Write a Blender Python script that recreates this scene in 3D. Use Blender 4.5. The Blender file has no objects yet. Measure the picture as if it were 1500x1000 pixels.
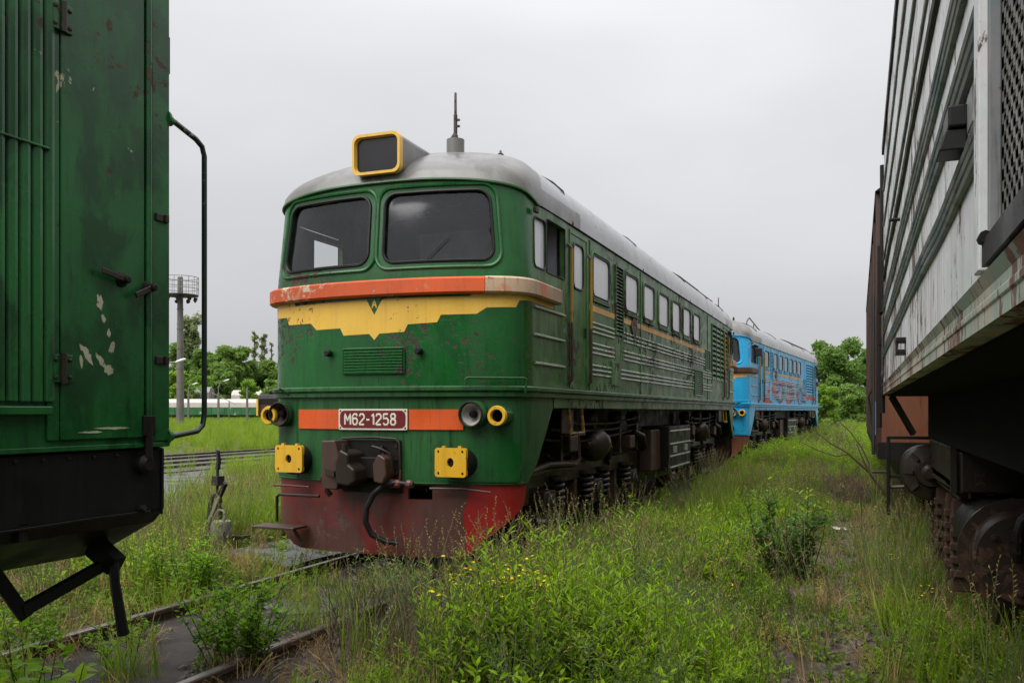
import bpy, bmesh, math, random
import numpy as np
from mathutils import Vector, Matrix, Euler
from mathutils.geometry import delaunay_2d_cdt
random.seed(11)
rng = np.random.default_rng(5)
PI = math.pi
SC = bpy.context.scene
COL = SC.collection

# ------------------------------------------------------------------ camera
F = 1310.0
TH = math.atan(507/F)
EYE = 1.62
cam_d = bpy.data.cameras.new('camera')
cam = bpy.data.objects.new('camera', cam_d)
COL.objects.link(cam)
cam.location = (0, 0, EYE)
cam.rotation_euler = (PI/2, 0, TH)
cam_d.sensor_width = 36
cam_d.lens = 36*F/1500
cam_d.shift_y = 102/1500
cam_d.clip_start = 0.02
cam_d.clip_end = 3000
SC.camera = cam

# ------------------------------------------------------------------ world: overcast sky
SUN_EL, SUN_AZ = math.radians(52), math.radians(205)
world = bpy.data.worlds.new('World')
SC.world = world
world.use_nodes = True
nt = world.node_tree
nt.nodes.clear()
def WN(t): return nt.nodes.new(t)
out = WN('ShaderNodeOutputWorld'); bg = WN('ShaderNodeBackground')
sky = WN('ShaderNodeTexSky'); sky.sky_type = 'NISHITA'; sky.sun_disc = False
sky.sun_elevation = SUN_EL; sky.sun_rotation = SUN_AZ; sky.dust_density = 4; sky.air_density = 1
hsv = WN('ShaderNodeHueSaturation'); hsv.inputs['Saturation'].default_value = .15
nt.links.new(sky.outputs[0], hsv.inputs['Color'])
tc = WN('ShaderNodeTexCoord'); sep = WN('ShaderNodeSeparateXYZ')
nt.links.new(tc.outputs['Generated'], sep.inputs[0])
# overcast luminance: brighter towards the zenith
mr = WN('ShaderNodeMapRange'); mr.inputs['From Min'].default_value = 0; mr.inputs['From Max'].default_value = 1
mr.inputs['To Min'].default_value = 2.62; mr.inputs['To Max'].default_value = 12.6
pw = WN('ShaderNodeMath'); pw.operation = 'POWER'; pw.inputs[1].default_value = 2.3
ab = WN('ShaderNodeMath'); ab.operation = 'MAXIMUM'; ab.inputs[1].default_value = 0
nt.links.new(sep.outputs['Z'], ab.inputs[0]); nt.links.new(ab.outputs[0], pw.inputs[0]); nt.links.new(pw.outputs[0], mr.inputs['Value'])
nz = WN('ShaderNodeTexNoise'); nz.inputs['Scale'].default_value = 1.6; nz.inputs['Detail'].default_value = 4; nz.inputs['Roughness'].default_value = .45
mpn = WN('ShaderNodeMapping'); mpn.inputs['Scale'].default_value = (1, 1, 2.6)
nt.links.new(tc.outputs['Generated'], mpn.inputs[0]); nt.links.new(mpn.outputs[0], nz.inputs['Vector'])
mr2 = WN('ShaderNodeMapRange'); mr2.inputs['From Min'].default_value = .25; mr2.inputs['From Max'].default_value = .75
mr2.inputs['To Min'].default_value = .80; mr2.inputs['To Max'].default_value = 1.14
nt.links.new(nz.outputs['Fac'], mr2.inputs['Value'])
mul = WN('ShaderNodeMath'); mul.operation = 'MULTIPLY'
nt.links.new(mr.outputs[0], mul.inputs[0]); nt.links.new(mr2.outputs[0], mul.inputs[1])
comb = WN('ShaderNodeVectorMath'); comb.operation = 'SCALE'; comb.inputs[0].default_value = (.985, .99, 1.03)
nt.links.new(mul.outputs[0], comb.inputs['Scale'])
mx = WN('ShaderNodeMix'); mx.data_type = 'RGBA'; mx.inputs['Factor'].default_value = .93
nt.links.new(hsv.outputs[0], mx.inputs['A']); nt.links.new(comb.outputs[0], mx.inputs['B'])
nt.links.new(mx.outputs['Result'], bg.inputs['Color'])
bg.inputs['Strength'].default_value = .1
nt.links.new(bg.outputs[0], out.inputs[0])

sun_d = bpy.data.lights.new('sun', 'SUN'); sun_d.energy = 1.5; sun_d.angle = math.radians(60); sun_d.color = (1, .97, .93)
sun = bpy.data.objects.new('sun', sun_d); COL.objects.link(sun)
d = Vector((math.sin(SUN_AZ)*math.cos(SUN_EL), math.cos(SUN_AZ)*math.cos(SUN_EL), math.sin(SUN_EL)))
sun.rotation_euler = d.to_track_quat('Z', 'Y').to_euler()
SC.view_settings.view_transform = 'Standard'
SC.view_settings.look = 'None'
SC.view_settings.gamma = 1
SC.view_settings.exposure = 1.2
SC.cycles.max_bounces = 6
SC.cycles.transparent_max_bounces = 8

# ------------------------------------------------------------------ materials
class NT:
    def __init__(s, name):
        s.m = bpy.data.materials.new(name); s.m.use_nodes = True
        s.t = s.m.node_tree; s.t.nodes.clear()
        s.o = s.n('ShaderNodeOutputMaterial'); s.b = s.n('ShaderNodeBsdfPrincipled')
        s.l(s.b.outputs[0], s.o.inputs[0])
        s.tc = s.n('ShaderNodeTexCoord')
    def n(s, t, **k):
        x = s.t.nodes.new(t)
        for a, b in k.items(): setattr(x, a, b)
        return x
    def l(s, a, b): s.t.links.new(a, b)
    def val(s, sock, v):
        if hasattr(v, 'is_linked') or isinstance(v, bpy.types.NodeSocket): s.l(v, sock)
        else: sock.default_value = v
    def noise(s, scale, detail=4, vec=(1, 1, 1), rough=.55, dist=0, off=0):
        mp = s.n('ShaderNodeMapping'); mp.inputs['Scale'].default_value = vec; mp.inputs['Location'].default_value = (off, off*.7, off*1.3)
        s.l(s.tc.outputs['Object'], mp.inputs[0])
        z = s.n('ShaderNodeTexNoise'); z.inputs['Scale'].default_value = scale; z.inputs['Detail'].default_value = detail
        z.inputs['Roughness'].default_value = rough; z.inputs['Distortion'].default_value = dist
        s.l(mp.outputs[0], z.inputs['Vector']); return z.outputs['Fac']
    def rng(s, v, a, b, c=0, d=1):
        m = s.n('ShaderNodeMapRange'); s.l(v, m.inputs['Value'])
        for k, x in zip(('From Min', 'From Max', 'To Min', 'To Max'), (a, b, c, d)): m.inputs[k].default_value = x
        return m.outputs[0]
    def math(s, op, a, b=0.):
        m = s.n('ShaderNodeMath', operation=op); s.val(m.inputs[0], a); s.val(m.inputs[1], b); return m.outputs[0]
    def mix(s, f, a, b):
        m = s.n('ShaderNodeMix', data_type='RGBA'); s.val(m.inputs['Factor'], f)
        for k, v in (('A', a), ('B', b)):
            if isinstance(v, tuple): m.inputs[k].default_value = (*v[:3], 1)
            else: s.l(v, m.inputs[k])
        return m.outputs['Result']
    def bump(s, h, st=.3, dist=.01):
        b = s.n('ShaderNodeBump'); b.inputs['Strength'].default_value = st; b.inputs['Distance'].default_value = dist
        s.l(h, b.inputs['Height']); s.l(b.outputs[0], s.b.inputs['Normal'])

def sc3(c, k): return tuple(min(1, x*k) for x in c)

def paint(name, base, rough=.35, var=.25, streak=.3, dirt=(.02, .018, .014), chip=0., chipcol=(.06, .03, .02), chipscale=11,
          chipvec=(1, 1, 1), alt=None, altamt=.5, altscale=1.3, bump=.25, metal=0., spec=.5, chip2=None, chip2amt=.4, sag=.0):
    s = NT(name)
    v = s.noise(.9, 5)
    c = s.mix(s.rng(v, .3, .7), sc3(base, 1-var), sc3(base, 1+var))
    if alt:
        a = s.noise(altscale, 6, (1, 1, .55), .65, .6, 3.1)
        c = s.mix(s.rng(a, .62-altamt*.3, .72-altamt*.3), c, alt)
    fine = s.noise(55, 3, off=2.)
    c = s.mix(s.rng(fine, .35, .75, 0, .22), c, sc3(base, .55))
    if streak > 0:
        st = s.noise(3.2, 7, (3.2, 3.2, .28), .7, .2, 7.7)
        c = s.mix(s.rng(st, .5, .74, 0, streak), c, dirt)
        st2 = s.noise(9., 5, (2.4, 2.4, .15), .7, .0, 1.7)
        c = s.mix(s.rng(st2, .585, .65, 0, streak*.85), c, dirt)
    h = fine
    r = s.rng(s.noise(4, 4, off=5.), .3, .7, rough*.75, min(1, rough*1.35))
    if chip > 0:
        n1 = s.noise(chipscale, 9, chipvec, .68, .4, 11.); n2 = s.noise(.8, 3, (1, 1, .7), .5, 0, 21.)
        q = s.math('ADD', n1, s.math('MULTIPLY', s.math('SUBTRACT', n2, .5), .9))
        t = .78-.3*chip
        f = s.rng(q, t, t+.025)
        rustc = s.mix(s.rng(s.noise(23, 4, off=31.), .35, .65), sc3(chipcol, .6), sc3(chipcol, 1.35))
        c = s.mix(f, c, rustc)
        if chip2:
            n3 = s.noise(chipscale*.8, 8, chipvec, .66, .5, 41.)
            q2 = s.math('ADD', n3, s.math('MULTIPLY', s.math('SUBTRACT', s.noise(1.1, 3, off=51.), .5), .8))
            t2 = .78-.3*chip2amt
            f2 = s.rng(q2, t2, t2+.02)
            c = s.mix(f2, c, chip2)
        r = s.mix(f, r, (.75, .75, .75))
        h = s.math('SUBTRACT', s.math('MULTIPLY', fine, .15), f)
    if sag > 0:
        big = s.noise(2.3, 2, (1, 1, .6), .4, 0, 61.)
        h = s.math('ADD', h, s.math('MULTIPLY', big, sag))
    s.bump(h, bump, .008)
    s.l(c, s.b.inputs['Base Color']); s.l(r, s.b.inputs['Roughness'])
    s.b.inputs['Metallic'].default_value = metal
    s.b.inputs['Specular IOR Level'].default_value = spec
    return s.m

def plain(name, base, rough=.5, metal=0., spec=.5, var=.2, scale=6):
    s = NT(name)
    c = s.mix(s.rng(s.noise(scale, 5), .3, .7), sc3(base, 1-var), sc3(base, 1+var))
    s.l(c, s.b.inputs['Base Color'])
    s.b.inputs['Roughness'].default_value = rough; s.b.inputs['Metallic'].default_value = metal; s.b.inputs['Specular IOR Level'].default_value = spec
    return s.m

def leafmat(name, lo, hi, dry=None, dryamt=0., trans=.48, rough=.5, spec=.18):
    s = NT(name)
    g = s.n('ShaderNodeNewGeometry'); oi = s.n('ShaderNodeObjectInfo')
    f = s.math('ADD', s.math('MULTIPLY', g.outputs['Random Per Island'], .6), s.math('MULTIPLY', oi.outputs['Random'], .4))
    c = s.mix(f, lo, hi)
    if dry:
        rr = s.math('FRACT', s.math('MULTIPLY', g.outputs['Random Per Island'], 17.3))
        c = s.mix(s.rng(rr, 1-dryamt, 1-dryamt+.02), c, dry)
    s.l(c, s.b.inputs['Base Color']); s.b.inputs['Roughness'].default_value = rough; s.b.inputs['Specular IOR Level'].default_value = spec
    tr = s.n('ShaderNodeBsdfTranslucent'); s.l(c, tr.inputs['Color'])
    mxs = s.n('ShaderNodeMixShader'); mxs.inputs[0].default_value = trans
    s.l(s.b.outputs[0], mxs.inputs[1]); s.l(tr.outputs[0], mxs.inputs[2]); s.l(mxs.outputs[0], s.o.inputs[0])
    return s.m

M = {}
RUST = (.075, .032, .018)
M['green'] = paint('green_paint', (.006, .080, .013), .26, .35, .5, dirt=(.003, .028, .006), chip=.42, chipcol=(.035, .022, .014), chipscale=14, alt=(.006, .06, .014), altamt=.35, bump=.3, sag=.9, spec=.42)
M['green_side'] = paint('worn_green_paint', (.030, .115, .026), .36, .45, .8, dirt=(.010, .028, .010), chip=.55, chipcol=(.035, .03, .02), chipscale=9, chipvec=(1, 1, .8), alt=(.075, .15, .05), altamt=.5, altscale=2.2, chip2=(.22, .23, .16), chip2amt=.22, bump=.6, sag=.25, spec=.28)
M['green_skirt'] = paint('rained_green_paint', (.022, .092, .026), .36, .35, .95, dirt=(.006, .018, .008), chip=.24, chipcol=(.03, .022, .016), bump=.25, spec=.28, alt=(.012, .06, .016), altamt=.4)
M['red'] = paint('red_plough_paint', (.15, .013, .012), .4, .35, .5, chip=.62, chipcol=(.07, .034, .026), chipscale=3.5, alt=(.075, .032, .026), altamt=.58, altscale=.9, bump=.3)
M['orange'] = paint('orange_paint', (.58, .075, .005), .5, .22, .35, dirt=(.2, .04, .01), chip=.3, chipcol=(.35, .25, .15), chipscale=20)
M['belt'] = paint('peeling_orange_belt_paint', (.50, .070, .008), .5, .3, .45, dirt=(.2, .07, .03), chip=.32, chipcol=(.42, .32, .22), chipscale=7, alt=(.40, .30, .2), altamt=.12, altscale=2., bump=.5)
M['beltpeel'] = paint('bare_peeled_belt', (.36, .25, .16), .6, .4, .4, chip=.5, chipcol=(.09, .05, .03), chipscale=12, alt=(.5, .1, .02), altamt=.28, altscale=3, bump=.6)
M['yellow'] = paint('yellow_paint', (.66, .40, .05), .42, .12, .22, dirt=(.25, .12, .03), chip=.13, chipcol=(.12, .06, .02), chipscale=18, bump=.15)
M['yellow_buf'] = paint('chipped_yellow_paint', (.62, .35, .015), .42, .15, .35, dirt=(.2, .1, .02), chip=.5, chipcol=(.045, .02, .012), chipscale=16, bump=.3)
M['stripe'] = paint('faded_yellow_stripe', (.56, .33, .10), .5, .25, .45, dirt=(.18, .09, .04), chip=.45, chipcol=(.25, .18, .1), chipscale=12)
M['roof'] = paint('grey_roof_paint', (.135, .132, .122), .3, .12, .42, dirt=(.12, .11, .09), chip=.2, chipcol=(.11, .04, .025), chipscale=8, bump=.22, alt=(.075, .072, .06), altamt=.5, altscale=1.7, sag=.25)
M['roofwet'] = paint('wet_roof_metal', (.25, .255, .26), .22, .15, .35, dirt=(.1, .1, .09), chip=.26, chipcol=(.08, .06, .05), chipscale=14, bump=.35, sag=.3)
M['rubber'] = plain('black_rubber', (.007, .007, .007), .45, spec=.3)
M['dark'] = paint('oily_black_steel', (.009, .007, .006), .5, .3, .3, dirt=(.004, .003, .003), chip=.3, chipcol=(.03, .014, .009), bump=.3, spec=.22)
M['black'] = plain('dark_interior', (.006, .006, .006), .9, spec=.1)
M['grime'] = paint('rusty_grime_steel', (.022, .0135, .009), .42, .4, .4, dirt=(.006, .004, .003), chip=.4, chipcol=(.055, .026, .015), bump=.4, spec=.35)
M['wheelsteel'] = paint('wheel_steel', (.032, .021, .015), .4, .3, .3, chip=.3, chipcol=(.06, .03, .018), metal=.15, spec=.35)
M['railtop'] = paint('worn_rail_steel', (.23, .21, .19), .28, .25, .3, chip=.25, chipcol=(.08, .04, .025), metal=.7)
M['railside'] = paint('rusted_rail', (.050, .028, .018), .5, .3, .3, chip=.3, chipcol=(.09, .045, .02))
M['rail_green'] = paint('dark_green_rail_paint', (.006, .016, .010), .35, .3, .2, chip=.3, chipcol=(.2, .2, .19), chipscale=40)
M['wood'] = paint('creosoted_timber', (.035, .026, .02), .7, .4, .4, chip=.2)
M['lampglass'] = plain('dusty_dark_glass', (.007, .007, .009), .2, var=.4, scale=2)
M['chrome'] = plain('dull_reflector_metal', (.55, .53, .5), .35, .55, var=.3, scale=9)
M['plate'] = paint('maroon_plate_enamel', (.14, .006, .011), .35, .2, .15, chip=.12, chipcol=(.5, .02, .02))
M['cream'] = paint('cream_lettering_paint', (.62, .58, .47), .5, .1, .1, chip=.15, chipcol=(.2, .12, .08), chipscale=30)
M['brownrust'] = paint('rusty_brown_steel', (.05, .023, .014), .5, .4, .4, chip=.5, chipcol=(.025, .012, .008), chipscale=14, bump=.4)
M['yellowrail'] = paint('rusty_yellow_rail', (.24, .14, .012), .5, .2, .4, chip=.7, chipcol=(.06, .028, .014), chipscale=10)
M['blue'] = paint('blue_paint', (.016, .34, .62), .3, .15, .25, dirt=(.03, .08, .12), chip=.26, chipcol=(.04, .06, .09), chipscale=9, alt=(.03, .30, .55), altamt=.4)
M['blue_side'] = paint('worn_blue_paint', (.03, .33, .58), .4, .2, .45, dirt=(.06, .09, .11), chip=.36, chipcol=(.04, .07, .10), chipscale=8, alt=(.10, .30, .42), altamt=.4, bump=.4)
M['white'] = paint('peeling_white_paint', (.58, .58, .59), .5, .14, .7, dirt=(.20, .14, .12), chip=.74, chipcol=(.09, .05, .035), chipscale=13, chipvec=(1, 1, .35), alt=(.50, .53, .52), altamt=.4, altscale=3, bump=.35, sag=.5)
M['cream_sill'] = paint('rust_streaked_cream_paint', (.40, .36, .28), .5, .2, .6, dirt=(.12, .05, .035), chip=.9, chipcol=(.13, .05, .035), chipscale=8, chipvec=(1, 1, .3), alt=(.27, .33, .27), altamt=.6, altscale=3, bump=.4)
M['ribdark'] = paint('weathered_rib_paint', (.21, .215, .215), .5, .3, .6, chip=.4, chipcol=(.08, .05, .04), chipscale=14, alt=(.10, .16, .17), altamt=.4)
M['mesh'] = paint('bare_mesh_metal', (.15, .145, .13), .45, .4, .4, chip=.4, chipcol=(.06, .05, .03), chipscale=30, metal=.2)
M['orangerust'] = paint('rust_orange_wagon_paint', (.15, .045, .015), .6, .3, .6, chip=.4, chipcol=(.06, .025, .015), chipscale=5)
M['shunt'] = paint('dark_green_shunter_paint', (.010, .098, .020), .28, .35, .45, dirt=(.004, .035, .008), chip=.24, chipcol=(.05, .032, .014), chipscale=12, alt=(.004, .048, .010), altamt=.55, altscale=4.5, bump=.16, chip2=(.34, .33, .2), chip2amt=.2, sag=.8, spec=.42)
M['shuntblack'] = paint('black_underframe_paint', (.0065, .0065, .0075), .42, .35, .5, dirt=(.02, .017, .014), chip=.34, chipcol=(.028, .018, .012), chipscale=9, bump=.3, sag=.5, spec=.22)
M['concrete'] = paint('old_concrete', (.13, .12, .108), .8, .2, .5, dirt=(.09, .08, .07), bump=.2)
M['bark'] = paint('bark', (.06, .045, .032), .9, .3, .3)
M['pale_pane'] = plain('pale_window_panel', (.52, .53, .54), .28, var=.06)  # opaque pale grey window panels
M['dark_pane'] = plain('dark_window_pane', (.028, .022, .022), .12, var=.3)
M['grey'] = paint('grey_metal_paint', (.22, .22, .21), .45, .15, .3, chip=.2, chipcol=RUST)
M['iron'] = paint('dark_iron', (.022, .02, .018), .5, .3, .2, chip=.35, chipcol=(.07, .035, .02))
M['palebucket'] = paint('limewashed_iron', (.19, .19, .15), .7, .25, .6, chip=.3, chipcol=(.1, .09, .07), chipscale=10)
M['lampwhite'] = plain('white_lamp_shell', (.6, .6, .6), .4)
M['roofwhite'] = paint('dirty_white_roof', (.50, .46, .42), .6, .1, .6, dirt=(.25, .17, .12), chip=.2, chipcol=(.2, .12, .08), chipscale=1.5)
M['farwagon'] = paint('far_green_paint', (.02, .13, .035), .5, .3, .4, chip=.25, chipcol=(.4, .38, .32), chipscale=1.2)
def glassmat():
    s = NT('dusty_windscreen_glass')
    tr = s.n('ShaderNodeBsdfTransparent'); tr.inputs[0].default_value = (.72, .74, .74, 1)
    gl = s.n('ShaderNodeBsdfGlossy'); gl.inputs['Roughness'].default_value = .06; gl.inputs['Color'].default_value = (.9, .92, .95, 1)
    df = s.n('ShaderNodeBsdfDiffuse'); df.inputs['Color'].default_value = (.30, .29, .28, 1)
    fr = s.n('ShaderNodeFresnel'); fr.inputs['IOR'].default_value = 1.6
    m1 = s.n('ShaderNodeMixShader'); s.l(fr.outputs[0], m1.inputs[0]); s.l(tr.outputs[0], m1.inputs[1]); s.l(gl.outputs[0], m1.inputs[2])
    m2 = s.n('ShaderNodeMixShader'); s.l(s.rng(s.noise(11, 8, (1, 1, .4), .7), .38, .8, .004, .04), m2.inputs[0]); s.l(m1.outputs[0], m2.inputs[1]); s.l(df.outputs[0], m2.inputs[2])
    s.l(m2.outputs[0], s.o.inputs[0]); return s.m
M['glass'] = glassmat()

# ------------------------------------------------------------------ object helpers
def tag(o, label=None, cat=None, group=None, kind=None):
    if label: o['label'] = label
    if cat: o['category'] = cat
    if group: o['group'] = group
    if kind: o['kind'] = kind
    return o
def empty(name, loc=(0, 0, 0), rz=0, **k):
    o = bpy.data.objects.new(name, None); COL.objects.link(o); o.location = loc; o.rotation_euler = (0, 0, rz); o.empty_display_size = .3
    return tag(o, **k)
def link(name, me, parent=None, mat=None):
    o = bpy.data.objects.new(name, me); COL.objects.link(o)
    if mat is not None: me.materials.append(mat)
    if parent is not None: o.parent = parent
    return o
def again(o, parent, loc=(0, 0, 0), rot=(0, 0, 0)):
    c = o.copy(); COL.objects.link(c); c.parent = parent; c.location = loc; c.rotation_euler = rot; return c

class MB:
    """collects shapes; build() links them as one mesh object. T maps points (mirror or turn an end)."""
    def __init__(s, T=None): s.v = []; s.f = []; s.T = T
    def add(s, vs, fs):
        b = len(s.v); s.v += [tuple(p) for p in vs]; s.f += [tuple(i+b for i in f) for f in fs]; return s
    def box(s, x0, x1, y0, y1, z0, z1):
        return s.add([(x0, y0, z0), (x1, y0, z0), (x1, y1, z0), (x0, y1, z0), (x0, y0, z1), (x1, y0, z1), (x1, y1, z1), (x0, y1, z1)],
                     [(0, 3, 2, 1), (4, 5, 6, 7), (0, 1, 5, 4), (1, 2, 6, 5), (2, 3, 7, 6), (3, 0, 4, 7)])
    def bar(s, p, q, w, h, up=(0, 0, 1)):
        p, q = Vector(p), Vector(q); d = (q-p).normalized(); u = Vector(up)
        if abs(d.dot(u)) > .95: u = Vector((1, 0, 0))
        a = d.cross(u).normalized()*w/2; b = a.cross(d).normalized()*h/2
        vs = [e+sa*a+sb*b for e in (p, q) for sa, sb in ((-1, -1), (1, -1), (1, 1), (-1, 1))]
        return s.add(vs, [(0, 1, 2, 3), (7, 6, 5, 4), (0, 4, 5, 1), (1, 5, 6, 2), (2, 6, 7, 3), (3, 7, 4, 0)])
    def tube(s, pts, r, n=8, closed=False, cap=True):
        P = [Vector(p) for p in pts]; m = len(P); vs = []; fs = []; ref = None
        rr = r if isinstance(r, (list, tuple)) else [r]*m
        for i, p in enumerate(P):
            if closed: d = P[(i+1) % m]-P[i-1]
            else: d = P[min(i+1, m-1)]-P[max(i-1, 0)]
            d.normalize()
            if ref is None: ref = Vector((0, 0, 1)) if abs(d.z) < .9 else Vector((1, 0, 0))
            a = (ref-d*ref.dot(d))
            if a.length < 1e-4: a = d.orthogonal()
            a.normalize(); ref = a; b = d.cross(a)
            for k in range(n):
                t = 2*PI*k/n; vs.append(p+rr[i]*(math.cos(t)*a+math.sin(t)*b))
        for i in range(m if closed else m-1):
            for k in range(n):
                j = (i+1) % m; fs.append((i*n+k, i*n+(k+1) % n, j*n+(k+1) % n, j*n+k))
        if cap and not closed: fs.append(tuple(range(n-1, -1, -1))); fs.append(tuple((m-1)*n+k for k in range(n)))
        return s.add(vs, fs)
    def lathe(s, o, axis, prof, n=24, cap=True):
        """prof: list of (distance along axis, radius)"""
        o = Vector(o); d = Vector(axis).normalized(); a = d.orthogonal().normalized(); b = d.cross(a); vs = []; fs = []
        for t, r in prof:
            for k in range(n):
                w = 2*PI*k/n; vs.append(o+d*t+r*(math.cos(w)*a+math.sin(w)*b))
        for i in range(len(prof)-1):
            for k in range(n): fs.append((i*n+k, i*n+(k+1) % n, (i+1)*n+(k+1) % n, (i+1)*n+k))
        if cap: fs.append(tuple(range(n-1, -1, -1))); fs.append(tuple((len(prof)-1)*n+k for k in range(n)))
        return s.add(vs, fs)
    def cyl(s, p, q, r, n=16):
        p, q = Vector(p), Vector(q); return s.lathe(p, q-p, [(0, r), ((q-p).length, r)], n)
    def prism(s, poly, fn, a, b):
        """poly 2-D list; fn(u,v,w)->point; extruded w from a to b"""
        n = len(poly); vs = [fn(u, v, a) for u, v in poly]+[fn(u, v, b) for u, v in poly]
        fs = [tuple(range(n-1, -1, -1)), tuple(range(n, 2*n))]+[(i, (i+1) % n, n+(i+1) % n, n+i) for i in range(n)]
        return s.add(vs, fs)
    def ring(s, o, axis, R, r, n=28, k=8):
        o = Vector(o); d = Vector(axis).normalized(); a = d.orthogonal().normalized(); b = d.cross(a)
        return s.tube([o+R*(math.cos(2*PI*i/n)*a+math.sin(2*PI*i/n)*b) for i in range(n)], r, k, closed=True)
    def build(s, name, mat, parent=None, smooth=35, bevel=0, kind=None, label=None, fix=True):
        me = bpy.data.meshes.new(name); v = [s.T(*p) for p in s.v] if s.T else s.v
        me.from_pydata(v, [], s.f); me.update(); me.validate()
        if fix:
            bm = bmesh.new(); bm.from_mesh(me); bmesh.ops.recalc_face_normals(bm, faces=bm.faces); bm.to_mesh(me); bm.free()
        if smooth:
            me.polygons.foreach_set('use_smooth', [True]*len(me.polygons)); me.set_sharp_from_angle(angle=math.radians(smooth))
        o = link(name, me, parent, mat)
        if bevel:
            b = o.modifiers.new('bevel', 'BEVEL'); b.width = bevel; b.segments = 2; b.limit_method = 'ANGLE'; b.angle_limit = math.radians(40); b.harden_normals = True
        if kind: o['kind'] = kind
        if label: o['label'] = label
        return o

def rrect(u0, u1, v0, v1, r, n=6, shift=0):
    """rounded rectangle loop; shift leans the top edge sideways at its u1 side"""
    P = []
    for cu, cv, a0 in ((u1-r, v0+r, -PI/2), (u1-r, v1-r, 0), (u0+r, v1-r, PI/2), (u0+r, v0+r, PI)):
        for k in range(n+1):
            a = a0+PI/2*k/n; u = cu+r*math.cos(a); v = cv+r*math.sin(a)
            P.append((u-shift*(v-v0)/(v1-v0)*((u-u0)/(u1-u0)), v))
    return P
def resample(loop, step):
    R = []
    for i, p in enumerate(loop):
        q = loop[(i+1) % len(loop)]; L = math.hypot(q[0]-p[0], q[1]-p[1]); n = max(1, int(L/step+.5))
        for k in range(n): R.append((p[0]+(q[0]-p[0])*k/n, p[1]+(q[1]-p[1])*k/n))
    return R
def inside(P, loop):
    """vectorised point in polygon"""
    L = np.array(loop); x, y = P[:, 0], P[:, 1]; c = np.zeros(len(P), bool)
    for (x0, y0), (x1, y1) in zip(L, np.roll(L, -1, 0)):
        if y0 == y1: continue
        m = ((y0 > y) != (y1 > y)) & (x < (x1-x0)*(y-y0)/(y1-y0)+x0); c ^= m
    return c
def sheet(loop, holes, grid, step=.08):
    """triangulates loop minus holes in (u,v); grid = extra interior points"""
    loops = [resample(loop, step)]+[resample(h, step) for h in holes]
    V = []; E = []
    for L in loops:
        b = len(V); V += L; E += [(b+i, b+(i+1) % len(L)) for i in range(len(L))]
    if len(grid):
        G = np.array(grid); k = inside(G, loop)
        for h in holes: k &= ~inside(G, h)
        B = np.array(V)
        G = G[k]
        if len(G):
            dmin = np.sqrt(((G[:, None, :]-B[None])**2).sum(2)).min(1) if len(G)*len(B) < 3e7 else np.ones(len(G))
            V = V+[tuple(p) for p in G[dmin > step*.45]]
    r = delaunay_2d_cdt([Vector(p) for p in V], E, [], 0, 1e-6)
    vs = np.array([tuple(p) for p in r[0]]); fs = [f for f in r[2] if len(f) == 3]
    cen = np.array([vs[list(f)].mean(0) for f in fs]); k = inside(cen, loop)
    for h in holes: k &= ~inside(cen, h)
    return vs, [f for f, q in zip(fs, k) if q]

# ------------------------------------------------------------------ diesel locomotive with a rounded cab
LL = 16.85                     # body length
ZS, ZB = 1.87, 3.745           # top of sill, side gutter
_CT = [(0, 0), (.3, .008), (.6, .036), (.9, .095), (1.12, .16), (1.29, .235), (1.40, .325), (1.458, .44), (1.475, .60)]
def _catmull(P, n=8):
    P = [np.array(p, float) for p in P]; o = []
    Q = [np.array([-P[1][0], P[1][1]])]+P+[P[-1]+np.array([0, .15])]
    for i in range(1, len(Q)-2):
        a, b, c, e = Q[i-1:i+3]
        for k in range(n):
            t = k/n; o.append(.5*(2*b+(c-a)*t+(2*a-5*b+4*c-e)*t*t+(3*b-a-3*c+e)*t**3))
    return np.array(o+[P[-1]])
_C = _catmull(_CT); _CU = np.concatenate([[0], np.cumsum(np.linalg.norm(np.diff(_C, axis=0), axis=1))])
S_C = float(_CU[-1]); S_HALF = S_C+LL/2-.60; S_TOT = 2*S_HALF
def sy(y): return S_C+y-.60      # outline parameter of a point on the straight side
def plan(s):
    """outline point for parameter s (0 front middle, + right side), and its outward normal"""
    a = abs(s); m = a > S_HALF
    if m: a = S_TOT-a
    a = max(-.3, a)
    def q(a):
        b = abs(a)
        if b < S_C: x, y = float(np.interp(b, _CU, _C[:, 0])), float(np.interp(b, _CU, _C[:, 1]))
        else: x, y = 1.475, .60+b-S_C
        return (x if a >= 0 else -x), y
    x, y = q(a); e = .02; x0, y0 = q(a-e); x1, y1 = q(a+e); nx, ny = (y1-y0), -(x1-x0); L = math.hypot(nx, ny); nx /= L; ny /= L
    if m: y = LL-y; ny = -ny
    if s < 0: x = -x; nx = -nx
    return x, y, nx, ny
def wall(s, z, off=0.):
    x, y, nx, ny = plan(s)
    ye = min(y, LL-y); t = min(1, max(0, (z-2.95)/.85)); w = min(1, max(0, (1.2-ye)/.9)); w = w*w*(3-2*w)
    x *= 1-.03*t*w; dy = .08*t*w; y = y+dy if y < LL/2 else y-dy
    return (x+nx*off, y+ny*off, z)
def brow(s):
    a = abs(s); a = min(a, S_TOT-a); return ZB+(.19*(1-(a/1.9)**3) if a < 1.9 else 0)
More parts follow.
